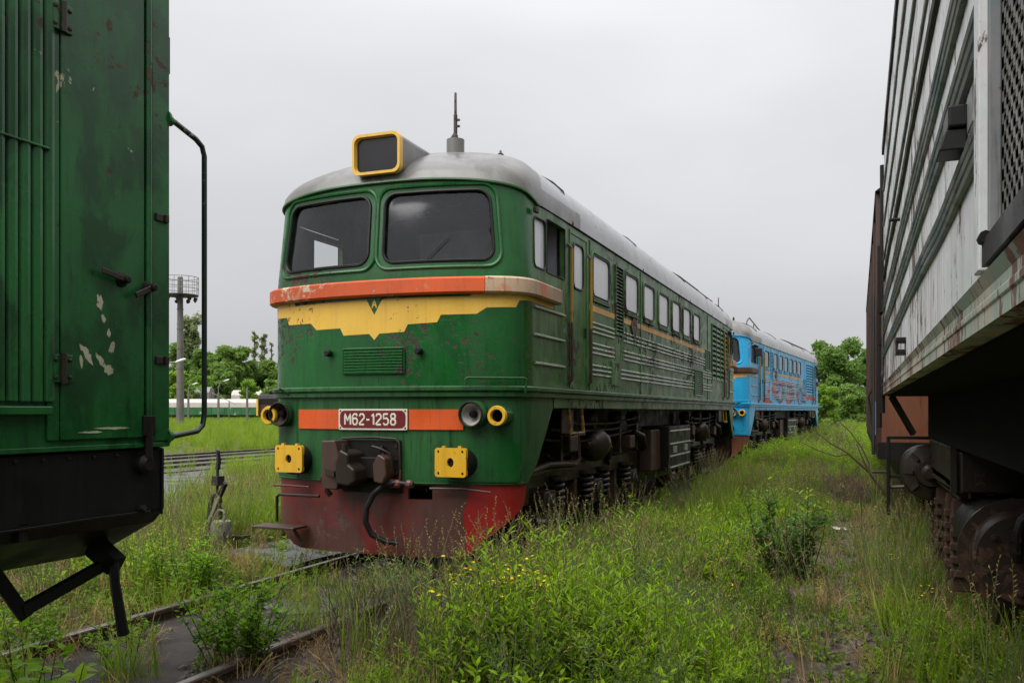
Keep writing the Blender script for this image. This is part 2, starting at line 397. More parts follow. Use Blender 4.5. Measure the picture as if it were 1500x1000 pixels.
def wall_mesh(mb, loop, holes=(), off=0., gs=.075, step=.06, thick=0, grid=True):
    G = []
    if grid:
        us = [p[0] for p in loop]; vs_ = [p[1] for p in loop]
        for u in np.arange(min(us), max(us)+gs, gs):
            ye = min(plan(u)[1], LL-plan(u)[1])
            if ye > 1.3: continue
            for v in np.arange(min(vs_), max(vs_)+gs, gs*1.3): G.append((u, v))
    vs, fs = sheet(loop, list(holes), G, step)
    P = [wall(u, v, off) for u, v in vs]
    mb.add(P, fs)
    if thick:
        for L in ([loop] if thick > 0 else [])+list(holes):
            R = resample(L, step); n = len(R); t = -abs(thick)
            mb.add([wall(u, v, off) for u, v in R]+[wall(u, v, off+t) for u, v in R], [(i, (i+1) % n, n+(i+1) % n, n+i) for i in range(n)])
    return mb
def loop_tube(mb, loop, off, r, step=.05, n=6):
    return mb.tube([wall(u, v, off) for u, v in resample(loop, step)], r, n, closed=True)
def mirror(loop): return [(-u, v) for u, v in loop][::-1]
def rear(loop): return [(u-S_TOT if u > 0 else u+S_TOT, v) for u, v in loop]   # the same place at the other end

EMBLEM = [(-2.9, 2.975), (-2.49, 2.956), (-2.40, 2.80), (-1.54, 2.80), (-1.08, 2.80), (-1.04, 2.735), (-.09, 2.747), (0, 2.59), (.09, 2.747), (1.007, 2.749), (1.076, 2.805), (1.541, 2.822), (2.371, 2.801), (2.49, 2.956), (2.60, 2.965),
          (2.60, 2.885), (2.555, 2.878), (2.401, 2.72), (1.659, 2.729), (1.511, 2.715), (1.472, 2.645), (1.175, 2.636), (1.076, 2.574), (.72, 2.57), (.681, 2.497), (.374, 2.484), (.335, 2.41), (.058, 2.40),
          (0, 2.337), (-.058, 2.40), (-.367, 2.393), (-.407, 2.469), (-.723, 2.465), (-.803, 2.537), (-1.158, 2.54), (-1.188, 2.621), (-1.50, 2.63), (-1.60, 2.70), (-2.401, 2.72), (-2.6, 2.885), (-2.9, 2.89)]

def hframe(mb, a, b, z, w, h, off=0.):
    """horizontal strip following the body outline from s=a to s=b: centre height z, stands w proud, h tall, with a rounded lip"""
    prof = [(-.02, -h/2), (w*.75, -h/2), (w, -h/2+w*.22), (w, h/2-w*.22), (w*.75, h/2), (-.02, h/2)]
    ss = []; s = a
    while s < b-1e-6:
        ss.append(s); ye = min(plan(s)[1], LL-plan(s)[1]); s += .06 if ye < 1.3 else .5
    ss.append(b); n = len(prof); vs = []; fs = []
    for s in ss: vs += [wall(s, z+q, o+off) for o, q in prof]
    for i in range(len(ss)-1):
        for k in range(n): fs.append((i*n+k, i*n+(k+1) % n, (i+1)*n+(k+1) % n, (i+1)*n+k))
    fs += [tuple(range(n)), tuple((len(ss)-1)*n+k for k in range(n-1, -1, -1))]
    mb.add(vs, fs); return mb

def locomotive(root, P, number=None):
    """P: the paints of this engine. Local frame: x to its right side in view, y towards its rear, z up from the rail."""
    B = lambda T=None: MB(T)
    T180 = lambda x, y, z: (-x, LL-y, z)
    # --- openings
    fr = [rrect(.085, 1.255, 3.105, 3.815, .13, 7, .05), ]
    fr.append(mirror(fr[0]))
    cabw = rrect(sy(.66), sy(1.02), 3.10, 3.62, .07, 4)
    cabo = rrect(sy(1.05), sy(1.68), 3.09, 3.66, .02, 2)
    front_open = fr+[cabw, cabo, mirror(cabw), mirror(cabo)]
    holes = front_open+[rear(h) for h in front_open]
    wins = [rrect(sy(a), sy(b), 3.06, 3.57, .09, 5) for a, b in ((2.8, 3.56), (4.47, 5.21), (5.63, 6.35), (6.74, 7.5), (7.9, 8.6), (8.96, 9.68), (10.08, 10.8))]
    doorw = rrect(sy(1.98), sy(2.36), 3.06, 3.56, .08, 5)
    top = [(s, brow(s)+.0) for s in list(np.arange(-S_TOT, -S_TOT+1.95, .07))+[-S_TOT+1.95, -2]+list(np.arange(-1.95, 1.96, .07))+[2, S_TOT-1.95]+list(np.arange(S_TOT-1.9, S_TOT+.01, .07))+[S_TOT]]
    loop = [(-S_TOT, ZS), (S_TOT, ZS)]+top[::-1]
    m = B(); wall_mesh(m, loop, holes, thick=-.06)
    shell = m.build('body_shell', P['side'], root, smooth=40)
    shell.data.materials.append(P['cab'])
    for p in shell.data.polygons:
        c = p.center; ye = min(c.y, LL-c.y)
        if ye < .62: p.material_index = 1
    # --- sill, lower frame, skirts, plough
    m = B(); hframe(m, -S_TOT, S_TOT, 1.842, .055, .055); m.build('sill_ledge', P['skirt'], root)
    m = B(); hframe(m, -S_TOT, S_TOT, 1.788, .03, .055); m.build('sill_band', P['skirt'], root)
    for sg in (1, -1):
        m = B(); a, b = sy(1.32), sy(LL-1.32)
        lp = [(a, 1.655), (b, 1.655), (b, 1.762), (a, 1.762)]
        if sg < 0: lp = mirror(lp)
        wall_mesh(m, lp, off=-.004, thick=.03); m.build('frame_side', P['side'], root)
    buf_s = .90
    for T in (None, T180):
        m = B(T)
        lp = [(sy(1.30), 1.765), (sy(1.30), 1.66), (sy(1.12), 1.45), (sy(.80), 1.10), (sy(.52), .90), (1.2, .905)]
        lp = lp[::-1]; lp = mirror(lp)[::-1][:-1][::-1] if False else lp
        full = [(-u, v) for u, v in lp[::-1]]+lp
        box_open = [(-.42, .95), (.10, .95), (.10, 1.32), (-.42, 1.32)] if False else None
        wall_mesh(m, full, off=-.01, thick=.05); m.build('front_skirt', P['skirt'], root)
        m = B(T)
        pl = [(-1.0, .17), (.95, .17), (1.12, .33), (1.36, .50), (1.62, .68), (1.70, .90), (-1.70, .90), (-1.66, .68), (-1.5, .42), (-1.12, .20)]
        wall_mesh(m, pl, [[(.36, .74), (.62, .74), (.62, .88), (.36, .88)]], off=-.035, thick=.04); m.build('snow_plough', P['plough'], root)
        # side patches of the plough: steps and rods
        for L_ in ([(-1.28, .09, .83), (-1.05, .04, .835), (-.80, .04, .83)], [(.62, .0, .86), (.95, .03, .865), (1.22, .12, .83)]): m = B(T); m.tube(L_, .012); m.build('grab_bar', M['red'], root)
        m = B(T); m.tube([(-1.16, -.02, .46), (-1.16, -.02, .72), (-1.13, -.02, .745), (-.62, -.05, .745)], .016); m.build('uncoupling_rod', M['grime'], root)
        m = B(T); m.box(-1.38, -.86, -.16, .10, .395, .42); m.bar((-1.0, .05, .38), (-.9, .08, .2), .03, .03); m.build('foot_step', M['brownrust'], root, bevel=.006)
        m = B(T); wall_mesh(m, [(.98, .19), (1.12, .33), (1.36, .50), (1.62, .68), (1.70, .90), (1.02, .895), (.94, .62)], off=-.03, thick=.003); m.build('plough_corner', P['red2'], root)
        m = B(T); wall_mesh(m, [(.80, .93), (1.50, .92), (1.56, 1.1), (1.50, 1.28), (1.36, 1.40), (1.22, 1.43), (1.08, 1.37), (.98, 1.25)], off=.004, gs=.06, thick=.014); m.build('repair_patch', P['fresh'], root)
        # belt above the emblem
        m = B(T); hframe(m, -1.56, 1.16, 2.852, .085, .165); m.build('belt_rail', P['belt'], root)
        m = B(T); hframe(m, 1.165, sy(1.33), 2.854, .088, .168); m.build('belt_rail_end', P['beltend'], root)
        m = B(T); hframe(m, -sy(1.33), -1.565, 2.854, .088, .168); m.build('belt_rail_end', P['beltend'], root)
        m = B(T); wall_mesh(m, EMBLEM, off=.003, gs=.05, step=.05); m.build('wing_emblem', P['yellow'], root)
        # windscreens
        for lp in fr:
            m = B(T)
            big = [( (u-.67*(1 if u > 0 else -1))*1.13+.67*(1 if u > 0 else -1), (v-3.46)*1.17+3.46) for u, v in lp]
            loop_tube(m, big, .0, .022, n=8); fo = m.build('window_frame', P['cab'], root)
            m = B(T); loop_tube(m, lp, .003, .017); m.build('rubber_seal', M['rubber'], fo)
            m = B(T); wall_mesh(m, lp, off=-.025); m.build('windscreen', M['glass'], root, smooth=60)
            mid = .67 if lp[0][0] > 0 else -.67
            if mid < 0: continue
            m = B(T); a = wall(mid-.1, 3.13, .01); b = wall(mid+.12, 3.34, .012); m.tube([a, b], .005); m.build('wiper', M['rubber'], root)
        m = B(T)   # drip strip over the front and its side gutter
        m.tube([wall(s, brow(s)+.005, .018) for s in np.arange(-1.95, 1.96, .06)], .017, 6); m.build('drip_strip', P['cab'], root)
        # vent, knobs
        m = B(T); lp = [(-.355, 2.0), (.335, 2.0), (.335, 2.25), (-.355, 2.25)]
        m.tube([wall(u, v, .015) for u, v in resample(lp, .06)], .014, 4, closed=True)
        vo = m.build('vent_frame', P['cab'], root, smooth=0)
        for k in range(8):
            z = 2.02+k*.029
            m = B(T); m.add([wall(s, z+dz, o) for s in np.linspace(-.345, .325, 7) for dz, o in ((0, .004), (-.012, .03), (.006, .03), (.016, .004))],
                            [(i*4+j, i*4+(j+1) % 4, i*4+4+(j+1) % 4, i*4+4+j) for i in range(6) for j in range(4)]); m.build('slat', P['cab'], vo)
        m = B(T); wall_mesh(m, [(-.35, 2.005), (.33, 2.005), (.33, 2.245), (-.35, 2.245)], off=.002); m.build('vent_back', M['black'], vo)
        for u in (-.535, .51):
            m = B(T); p = wall(u, 2.215); m.lathe(p, (0, -1, 0), [(0, .03), (.03, .036), (.07, .036), (.085, .025)], 14); m.build('buffer_knob', M['rubber'], root)
        # number plate and the orange boards beside it
        for a, b in ((-.985, -.425), (.385, .945)):
            m = B(T); wall_mesh(m, [(a, 1.437), (b, 1.437), (b, 1.638), (a, 1.638)], off=.006, thick=.014); m.build('orange_board', P['board'], root, smooth=0)
        # headlamps, marker lamps
        for u, silver in ((-1.24, 0), (1.075, 1)):
            p = Vector(wall(u, 1.59, -.03)); ax = (0, -1, 0)
            m = B(T); m.lathe(p, ax, [(0, .135), (.13, .135), (.16, .125), (.16, .112), (.13, .108)], 28, cap=False); ho = m.build('headlamp', P['skirt'], root)
            m = B(T); m.lathe(p, ax, [(.05, .034), (.075, .075), (.125, .108)], 28, cap=False); m.build('reflector', M['chrome'] if silver else M['brownrust'], ho)  # one reflector silver metal, the other rusty brown
            m = B(T); m.lathe(p, ax, [(.05, .034), (.11, .034), (.12, .02)], 16); m.build('bulb_holder', M['black'], ho)
            m = B(T); m.ring(p+Vector(ax)*.155, ax, .12, .011); m.build('rim', M['dark'], ho)
        for u in (-1.42, 1.365):
            x, y, nx, ny = plan(u); p = Vector(wall(u, 1.575, -.03)); ax = (0, -1, 0)
            m = B(T); m.lathe(p, ax, [(0, .095), (.20, .095)], 22, cap=False); mo = m.build('marker_lamp', P['skirt'], root)
            m = B(T); m.lathe(p, ax, [(.19, .097), (.215, .1), (.235, .092), (.235, .066), (.19, .06)], 24, cap=False); m.build('yellow_rim', M['yellow_buf'], mo)
            m = B(T); m.lathe(p, ax, [(.10, .062), (.11, .05)], 18); m.build('lens', M['black'], mo)
        # buffer sockets: yellow plates on short stubs
        for u in (-buf_s-.08, buf_s):
            x, y, nx, ny = plan(u); yf = y-.20
            m = B(T); m.cyl((x+.03, y-.17, 1.11), (x+.03, y+.1, 1.11), .15, 24); so = m.build('buffer_stub', M['dark'], root)
            q = rrect(-.165, .165, -.14, .14, .025, 3); mh = B(T)
            hs = [[(.037*math.cos(t)+.0, .046*math.sin(t)+.0) for t in np.linspace(0, 2*PI, 14)[:-1]]]+[[(a*.128+.013*math.cos(t), b*.105+.015*math.sin(t)) for t in np.linspace(0, 2*PI, 9)[:-1]] for a in (-1, 1) for b in (-1, 1)]
            vs, fs = sheet(q, hs, [], .05)
            for o_ in (0, .045): mh.add([(x+a, yf+o_, 1.125+b) for a, b in vs], fs)
            for L in [q]+hs:
                R = resample(L, .05); n = len(R); mh.add([(x+a, yf, 1.125+b) for a, b in R]+[(x+a, yf+.045, 1.125+b) for a, b in R], [(i, (i+1) % n, n+(i+1) % n, n+i) for i in range(n)])
            mh.box(x-.09, x-.06, yf+.004, yf+.04, 1.262, 1.285); mh.box(x+.08, x+.11, yf+.004, yf+.04, 1.262, 1.285)
            mh.build('buffer_plate', P['buffer'], so, smooth=30)
        # coupler in its dark box
        m = B(T); m.box(-.37, .30, -.012, .06, .80, 1.33); co = m.build('coupler_pocket', M['dark'], root, bevel=.008)
        m = B(T); m.prism([(-.42, .84), (-.28, .84), (-.24, .98), (-.24, 1.12), (-.30, 1.33), (-.46, 1.325), (-.46, .9)], lambda u, v, w: (u, w, v), -.26, .0); m.build('coupler_jaw', M['brownrust'], co, bevel=.015)
        m = B(T); m.prism([(-.24, .90), (-.10, .88), (-.02, .93), (-.03, 1.05), (-.10, 1.10), (-.10, 1.20), (-.20, 1.25), (-.26, 1.1)], lambda u, v, w: (u, w, v), -.34, -.02); m.build('coupler_claw', M['grime'], co, bevel=.025)
        m = B(T); m.prism([(.10, .92), (.20, .90), (.25, 1.0), (.23, 1.16), (.15, 1.20), (.09, 1.1)], lambda u, v, w: (u, w, v), -.20, -.02); m.build('coupler_tooth', M['brownrust'], co, bevel=.02)
        m = B(T); m.prism([(-.14, .95), (.14, .95), (.12, 1.16), (-.12, 1.16)], lambda u, v, w: (u, w, v), -.11, -.01); m.build('coupler_lock', M['dark'], co, bevel=.01)
        m = B(T); m.lathe((-.16, -.30, 1.2), (0, 0, 1), [(0, .03), (.1, .03)], 10); m.build('coupler_pin', M['wheelsteel'], co); m = B(T); m.bar((-.40, -.24, 1.02), (-.26, -.3, 1.0), .05, .06); m.build('release_lever', M['wheelsteel'], co)
        for x_ in (-.33, .26):
            for z_ in (.86, 1.0, 1.14, 1.27): m = B(T); m.lathe((x_, -.012, z_), (0, -1, 0), [(0, .018), (.014, .016)], 6); m.build('bolt', M['grime'], co)
        m = B(T)
        for k in range(7): m.ring((.12+.025*math.sin(k), -.05-.01*(k % 2), 1.24-k*.055), (1, .3*(k % 2), 0), .032, .009, 12, 6)
        m.tube([(.02, -.08, 1.27), (.12, -.1, 1.25), (.22, -.08, 1.2), (.24, -.05, 1.0)], .014); m.build('chain', M['grime'], co)
        m = B(T); m.tube([(-.35, -.03, 1.345), (.0, -.035, 1.36), (.26, -.03, 1.345), (.30, -.03, 1.3), (.305, -.02, .95)], .013); m.build('pocket_lip', M['grime'], co)
        m = B(T); m.tube([(.42, -.06, .90), (.28, -.10, .91), (.18, -.12, .89), (.08, -.16, .80), (.02, -.19, .66), (.01, -.19, .52), (.06, -.16, .40), (.18, -.11, .33), (.30, -.05, .31)], .03, 10)
        ho = m.build('brake_hose', M['rubber'], root)
        m = B(T)
        for x_ in (.40, .27, .21): m.lathe((x_, -.08, .905), (1, 0, -.1), [(0, .03), (.02, .045), (.06, .045), (.08, .03)], 10)
        m.bar((.33, -.08, .92), (.35, -.1, 1.04), .014, .014); m.bar((.22, -.1, .92), (.25, -.12, 1.04), .014, .014); m.build('hose_cock', M['red'], ho)
        m = B(T); m.lathe((-.58, -.06, .93), (1, 0, .3), [(0, .03), (.02, .045), (.10, .045), (.14, .03)], 10); m.bar((-.5, -.07, .95), (-.53, -.09, 1.09), .014, .014); m.tube([(-.48, -.08, .9), (-.5, -.1, .82), (-.46, -.08, .76)], .03, 8); m.build('air_cock', M['grime'], root)
        m = B(T)
        m.tube([wall(.045, z, .0) for z in (1.91, 2.36)], .0045, 6); m.build('weld_seam', P['cab'], root)
        for a_, b_ in ((.91, 1.435), (1.65, 1.755)): m = B(T); m.tube([wall(.045, z, -.008) for z in (a_, b_)], .0045, 6); m.build('weld_seam', P['skirt'], root)
        for u in (-1.02, 1.55):
            m = B(T)
            m.tube([wall(u, z, -.008) for z in (.92, 1.4, 1.75)], .005, 6); m.build('weld_seam', P['skirt'], root)
        m = B(T); m.tube([wall(u, .905, -.012) for u in np.linspace(-1.6, 1.6, 40)], .010, 6); m.build('skirt_lip', P['skirt'], root)
        # small hand rail on the sill and fold-down step boards on top
        m = B(T); m.tube([wall(.98, 1.87, .09), wall(.98, 1.93, .1), wall(1.0, 1.945, .1), wall(1.5, 1.945, .1), wall(1.52, 1.93, .1), wall(1.52, 1.80, .08)], .011); m.build('hand_rail', P['skirt'], root); m = B(T); m.tube([wall(-1.05, 1.79, .08), wall(-1.05, 1.85, .2), wall(-1.72, 1.85, .2), wall(-1.76, 1.8, .05)], .012); m.build('hand_rail', P['skirt'], root)
        m = B(T); wall_mesh(m, [(-1.25, 1.868), (1.25, 1.868), (1.25, 1.90), (-1.25, 1.90)], off=.012); m.build('rust_strip', M['brownrust'], root) if False else None
    # --- sides, both of them
    TX = lambda x, y, z: (-x, y, z)
    for T in (None, TX):
        for nm, y0 in (('cab', 0),):
            for yA in (1.8, 2.58, LL-1.8, LL-2.58):
                m = B(T); x = 1.475
                m.tube([(x, yA, 1.93), (x+.05, yA, 1.97), (x+.05, yA, 3.47), (x, yA, 3.52)], .017); rl = m.build('door_rail', M['brownrust'], root)
                m = B(T); m.tube([(x+.05, yA, 2.62), (x+.05, yA, 3.46)], .0195); m.build('painted_length', M['yellowrail'], rl)
            for end in (0, 1):
                Te = T if not end else (lambda x, y, z, T=T: (T(x, LL-y, z) if T else (x, LL-y, z)))
                m = B(Te); x = 1.4752   # cab door, set back a little
                vs, fs = sheet([(1.86, 1.88), (2.52, 1.88), (2.52, 3.66), (1.86, 3.66)], [rrect(1.98, 2.36, 3.06, 3.56, .08, 5)], [], .1)
                m.add([(x+.004, u, v) for u, v in vs], fs)
                m.add([(x+.004, u, v) for u, v in rrect(1.98, 2.36, 3.06, 3.56, .08, 5)]+[(x-.02, u, v) for u, v in rrect(1.98, 2.36, 3.06, 3.56, .08, 5)], [(i, (i+1) % 24, 24+(i+1) % 24, 24+i) for i in range(24)])
                do = m.build('cab_door', P['side'], root, smooth=30, label=None)
                m = B(Te); m.add([(x+.0015, u, v) for u, v in rrect(1.97, 2.37, 3.05, 3.57, .08, 5)], [tuple(range(24))]); m.build('pane', P['pane'], do)
                m = B(Te); m.tube([(x+.012, u, v) for u, v in resample(rrect(1.97, 2.37, 3.05, 3.57, .08, 5), .05)], .012, 6, closed=True); m.build('rubber_seal', M['rubber'], do)
                m = B(Te)
                for a, b in ((1.845, 1.86), (2.52, 2.535)): m.box(x, x+.014, a, b, 1.88, 3.70)
                m.box(x, x+.014, 1.86, 2.52, 3.662, 3.70); m.build('door_jamb', P['side'], root)
                m = B(Te); m.box(x, x+.03, 2.44, 2.47, 2.5, 2.62); m.build('door_handle', M['grime'], do, bevel=.004)
                # cab window hood, sliding pane frame
                m = B(Te); lp = rrect(sy(.66), sy(1.02), 3.10, 3.62, .07, 4); wall_mesh(m, lp, off=-.02); m.build('cab_side_pane', P['cabpane'], root)
                m = B(Te); loop_tube(m, lp, .002, .011); loop_tube(m, rrect(sy(1.05), sy(1.68), 3.09, 3.66, .02, 2), .0, .01, n=4); m.build('cab_window_frame', M['rubber'], root)
                m = B(Te); m.box(x, x+.035, .62, .72, 3.64, 3.70); m.build('mirror_bracket', M['dark'], root, bevel=.008)
                for zr in (2.69, 2.405, 2.115):
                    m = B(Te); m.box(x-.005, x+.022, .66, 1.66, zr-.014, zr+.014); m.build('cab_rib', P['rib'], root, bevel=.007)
                # ladder under the door
                m = B(Te); m.tube([(x-.03, 1.92, 1.66), (x+.0, 1.92, 1.36), (x, 2.42, 1.36), (x-.03, 2.42, 1.66)], .022, 6); lo = m.build('door_step', M['yellowrail'], root)
                m = B(Te); m.box(x-.13, x+.03, 1.94, 2.40, 1.335, 1.365); m.box(x-.14, x-.12, 1.94, 2.40, 1.36, 1.64); m.build('tread', M['grime'], lo)
        x = 1.476
        for lp in wins:
            y = [u-S_C+.60 for u, v in lp]; L2 = [(a, v) for a, (u, v) in zip(y, lp)]
            cy = (min(y)+max(y))/2
            m = B(T); big = [((a-cy)*1.14+cy, (v-3.315)*1.12+3.315) for a, v in L2]
            n = len(big)
            m.tube([(x+.004, a, v) for a, v in resample(big, .06)], .017, 6, closed=True); wo = m.build('side_window', P['side'], root)
            m = B(T); m.add([(x+.0012, a, v) for a, v in L2], [tuple(range(n))]); m.build('pane', P['pane'], wo)
            m = B(T); m.tube([(x+.006, a, v) for a, v in resample(L2, .06)], .013, 6, closed=True); m.build('rubber_seal', M['rubber'], wo)
            m = B(T); m.box(x, x+.03, min(y)-.03, max(y)+.03, 2.985, 3.005); m.build('sill', P['side'], wo, bevel=.005)
        def louvre(y0, y1, z0, z1, n, cols=1, name='louvre'):
            m = B(T); w = .02
            for a, b, c, e in ((y0, y0+w, z0, z1), (y1-w, y1, z0, z1), (y0+w, y1-w, z0, z0+w), (y0+w, y1-w, z1-w, z1)): m.box(x-.004, x+.022, a, b, c, e)
            for k in range(1, cols): yy = y0+(y1-y0)*k/cols; m.box(x-.004, x+.026, yy-.015, yy+.015, z0+w, z1-w)
            lo = m.build(name, P['side'], root)
            m = B(T); m.add([(x+.0015, y0+w, z0+w), (x+.0015, y1-w, z0+w), (x+.0015, y1-w, z1-w), (x+.0015, y0+w, z1-w)], [(0, 1, 2, 3)]); m.build('louvre_back', M['black'], lo)
            h = (z1-z0-2*w)/n; first = None
            for k in range(n):
                z = z0+w+h*k
                if first is None:
                    m = B(T); m.add([(x+.002, y0+w, z+h*.15), (x+.002, y1-w, z+h*.15), (x+.02, y1-w, z+h*.0), (x+.02, y0+w, z), (x+.003, y0+w, z+h*.55), (x+.003, y1-w, z+h*.55)], [(0, 1, 2, 3), (3, 2, 5, 4)])
                    first = m.build('slat', P['side'], lo, smooth=0); first_z = z
                else: again(first, lo, (0, 0, z-first_z))
        louvre(3.90, 4.32, 2.66, 3.61, 19)
        louvre(12.5, 15.05, 2.33, 3.60, 11, 4, 'radiator_grille')
        louvre(10.2, 11.15, 1.93, 2.46, 12)
        louvre(11.55, 12.2, 2.5, 2.95, 9)
        for g in (2.72, 2.46, 2.19):
            for k in range(3):
                zr = g-k*.058
                for a, b in ((2.78, 3.84), (4.38, 5.38), (5.48, 10.1), (11.22, 12.44)):
                    if g < 2.3 and a == 2.78: b = 3.66
                    if g < 2.3 and a == 4.38: a = 4.22
                    if g > 2.5 and a == 11.22: a, b = 10.1, 11.5
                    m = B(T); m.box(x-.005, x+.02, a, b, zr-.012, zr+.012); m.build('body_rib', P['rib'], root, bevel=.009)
        m = B(T); m.box(x-.003, x+.016, 3.7, 4.16, 1.96, 2.29); m.build('hatch', P['side'], root, bevel=.006)
        m = B(T)
        for yy in (5.43, 11.9, 2.68): m.box(x-.003, x+.012, yy-.012, yy+.012, 1.875, 3.72)
        m.build('seam_strip', P['side'], root)
        for a, b in ((2.66, 3.88), (4.34, 5.41), (5.45, 11.52)):
            m = B(T); m.box(x-.004, x+.0035, a, b, 2.862, 2.935); m.build('yellow_stripe', P['stripe'], root, smooth=0)
        m = B(T); m.prism([(4.98, 2.66), (5.18, 2.86), (4.98, 3.06), (4.78, 2.86)], lambda u, v, w: (w, u, v), x+.004, x+.02); m.build('diamond_sign', M['brownrust'], root)
        m = B(T); m.tube([(x-.01, yy, ZB+.012) for yy in np.linspace(1.7, LL-1.7, 12)], .02, 6); m.build('gutter', M['dark'], root)
    # --- roof
    H = .76; W0 = 1.475; NR = 18; rings = []; vs = []; fs = []
    ss = list(np.arange(-1.95, 1.96, .065)); ss = [-S_HALF+.01 if False else s for s in ss]
    ends = [(s, 0) for s in ss]; side = [(sy(y), 0) for y in np.linspace(2.2, LL-2.2, 24)]
    full = [s for s, _ in ends]+[s for s, _ in side]+[S_TOT+s for s in ss]+[-s for s, _ in side[::-1]]
    for k in range(NR+1):
        t = k/NR; r = W0*math.cos(t*PI/2)**.8 if k < NR else .02
        q = max(0, 1-(r/W0)**2.5)**(1/2.5); z = ZB+.01+H*q; fo = 1.05*q**1.7
        for s in full:
            x0, y0, nx, ny = plan(s); xx, yy, zz = wall(s, 3.8, .025)
            ye = min(y0, LL-y0); sg = 1 if yy < LL/2 else -1
            yy += sg*fo*max(0, 1-ye/7.5)
            xx *= r/W0
            w = min(1, max(0, 1-ye/1.4)); zz = z+(brow(s)-ZB)*(1-q)*1.0
            vs.append((xx, min(max(yy, .0), LL), zz))
    n = len(full)
    for k in range(NR):
        for i in range(n): fs.append((k*n+i, k*n+(i+1) % n, (k+1)*n+(i+1) % n, (k+1)*n+i))
    # the sides do not move inwards: redo their y so that rows stay straight
    m = B(); m.add(vs, fs); ro = m.build('roof', P['roof'], root, smooth=50)
    ro.data.materials.append(P['roofwet'])
    for p in ro.data.polygons:
        if 1.6 < p.center.y < LL-1.6: p.material_index = 1
    def arch(y, lift=.012, a0=-1, a1=1):
        P_ = []
        for t in np.linspace(a0, a1, 25):
            r = W0*t; q = max(0, 1-abs(t)**2.5)**(1/2.5); P_.append((r*1.012, y, ZB+.01+H*q+lift))
        return P_
    for yy in (1.9, 5.5, 9.6, 12.4, 14.9):
        m = B(); A = arch(yy, .004); A2 = arch(yy+.05, .004); m.tube([((a[0]+b[0])/2, (a[1]+b[1])/2, a[2]) for a, b in zip(A, A2)], .018, 6); m.build('roof_seam', M['dark'], root)
    for y0, y1, a0, a1 in ((9.8, 12.2, .15, .85), (12.6, 14.7, .1, .8), (9.8, 12.2, -.85, -.15), (12.6, 14.7, -.8, -.1)):
        m = B(); U = np.linspace(a0, a1, 9); vs = []; nn = len(U)
        for yy in (y0, y1):
            for l in (-.02, .03): vs += [(W0*t, yy, ZB+.01+H*max(0, 1-abs(t)**2.5)**.4+l) for t in U]
        m.add(vs, [(nn+i, nn+i+1, 3*nn+i+1, 3*nn+i) for i in range(nn-1)]+[(i, i+1, nn+i+1, nn+i) for i in range(nn-1)]+[(2*nn+i, 2*nn+i+1, 3*nn+i+1, 3*nn+i) for i in range(nn-1)]+[(0, nn, 3*nn, 2*nn), (nn-1, 2*nn-1, 4*nn-1, 3*nn-1)])
        ho = m.build('roof_shutter', P['shutter'], root, smooth=0)
        st = None
        for k in range(12):
            yy = y0+.12+(y1-y0-.24)*k/11
            if st is None:
                m = B(); A = [(W0*t, yy, ZB+.01+H*max(0, 1-abs(t)**2.5)**.4+.04) for t in U]; m.tube(A, .016, 4); st = m.build('slat', M['grime'], ho); sy0 = yy
            else: again(st, ho, (0, yy-sy0, 0))
    zc = lambda x: ZB+.01+H*max(0, 1-abs(x/W0)**2.5)**.4
    for xx, yy in ((.55, 6.3), (.55, 9.0), (-.55, 6.3), (-.55, 9.0)):
        m = B(); m.ring((xx, yy, zc(xx)+.07), (1, 0, 0), .07, .016, 16, 6); m.build('lifting_eye', M['iron'], root)
    m = B(); m.lathe((.15, 8.0, zc(.15)-.03), (0, 0, 1), [(0, .2), (.1, .2), (.13, .28), (.17, .26), (.2, .05)], 18); m.cyl((.15, 8.0, zc(.15)+.1), (.15, 8.0, zc(.15)+.42), .02, 6); m.build('roof_fan_cap', M['iron'], root)
    m = B(); m.box(-.35, .4, 11.0, 12.3, zc(.4)-.05, zc(0)+.13); m.build('exhaust_cover', M['iron'], root, bevel=.02)
    for yy, lo in ((1.42, .30),):
        m = B(); xx = .36; z0 = zc(xx)-.05
        m.lathe((xx, 1.17, z0-.3), (0, 0, 1), [(0, .1), (.49, .1)], 20); ao = m.build('aerial_base', P['roof'], root)
        m = B(); m.lathe((xx, 1.17, z0+.19), (0, 0, 1), [(0, .03), (.05, .03), (.06, .022), (.28, .022), (.285, .016), (.52, .014), (.53, .008)], 10)
        m.box(xx+.02, xx+.05, 1.155, 1.185, z0+.33, z0+.35); m.box(xx+.02, xx+.05, 1.155, 1.185, z0+.40, z0+.42); m.prism([(xx-.08, 0), (xx-.01, 0), (xx-.01, .09)], lambda u, v, w: (u, w, z0+.19+v), 1.16, 1.18); m.build('aerial_mast', M['brownrust'], ao)
    m = B(); xx = .75; z0 = zc(xx); m.lathe((xx, 1.55, z0-.04), (0, .0, 1), [(0, .02), (.05, .02), (.06, .045), (.075, .02), (.095, .045), (.11, .02), (.13, .04), (.15, .015), (.17, .012), (.18, .004)], 12); m.build('insulator', M['iron'], root)
    # headlight in its roof hood
    m = B()
    secs = []
    for y, sc_, zc0 in ((.03, 1., 4.22), (.15, 1., 4.22), (.65, .94, 4.235), (1.2, .88, 4.245), (1.9, .76, 4.26)):
        secs.append([(u*sc_, y, zc0+v*sc_) for u, v in rrect(-.255, .28, -.20, .20, .075, 5)])
    nn = len(secs[0]); inner = [[(u*.9, y, 4.215+(v-4.215)*.88) for u, _, v in secs[0]] for y in (.03, .09)]
    allS = secs[::-1]
    V = [p for S_ in allS for p in S_]; m.add(V, [(i*nn+k, i*nn+(k+1) % nn, (i+1)*nn+(k+1) % nn, (i+1)*nn+k) for i in range(len(allS)-1) for k in range(nn)]+[tuple(range(nn))])
    ho = m.build('headlight_hood', P['roof'], root, smooth=45)
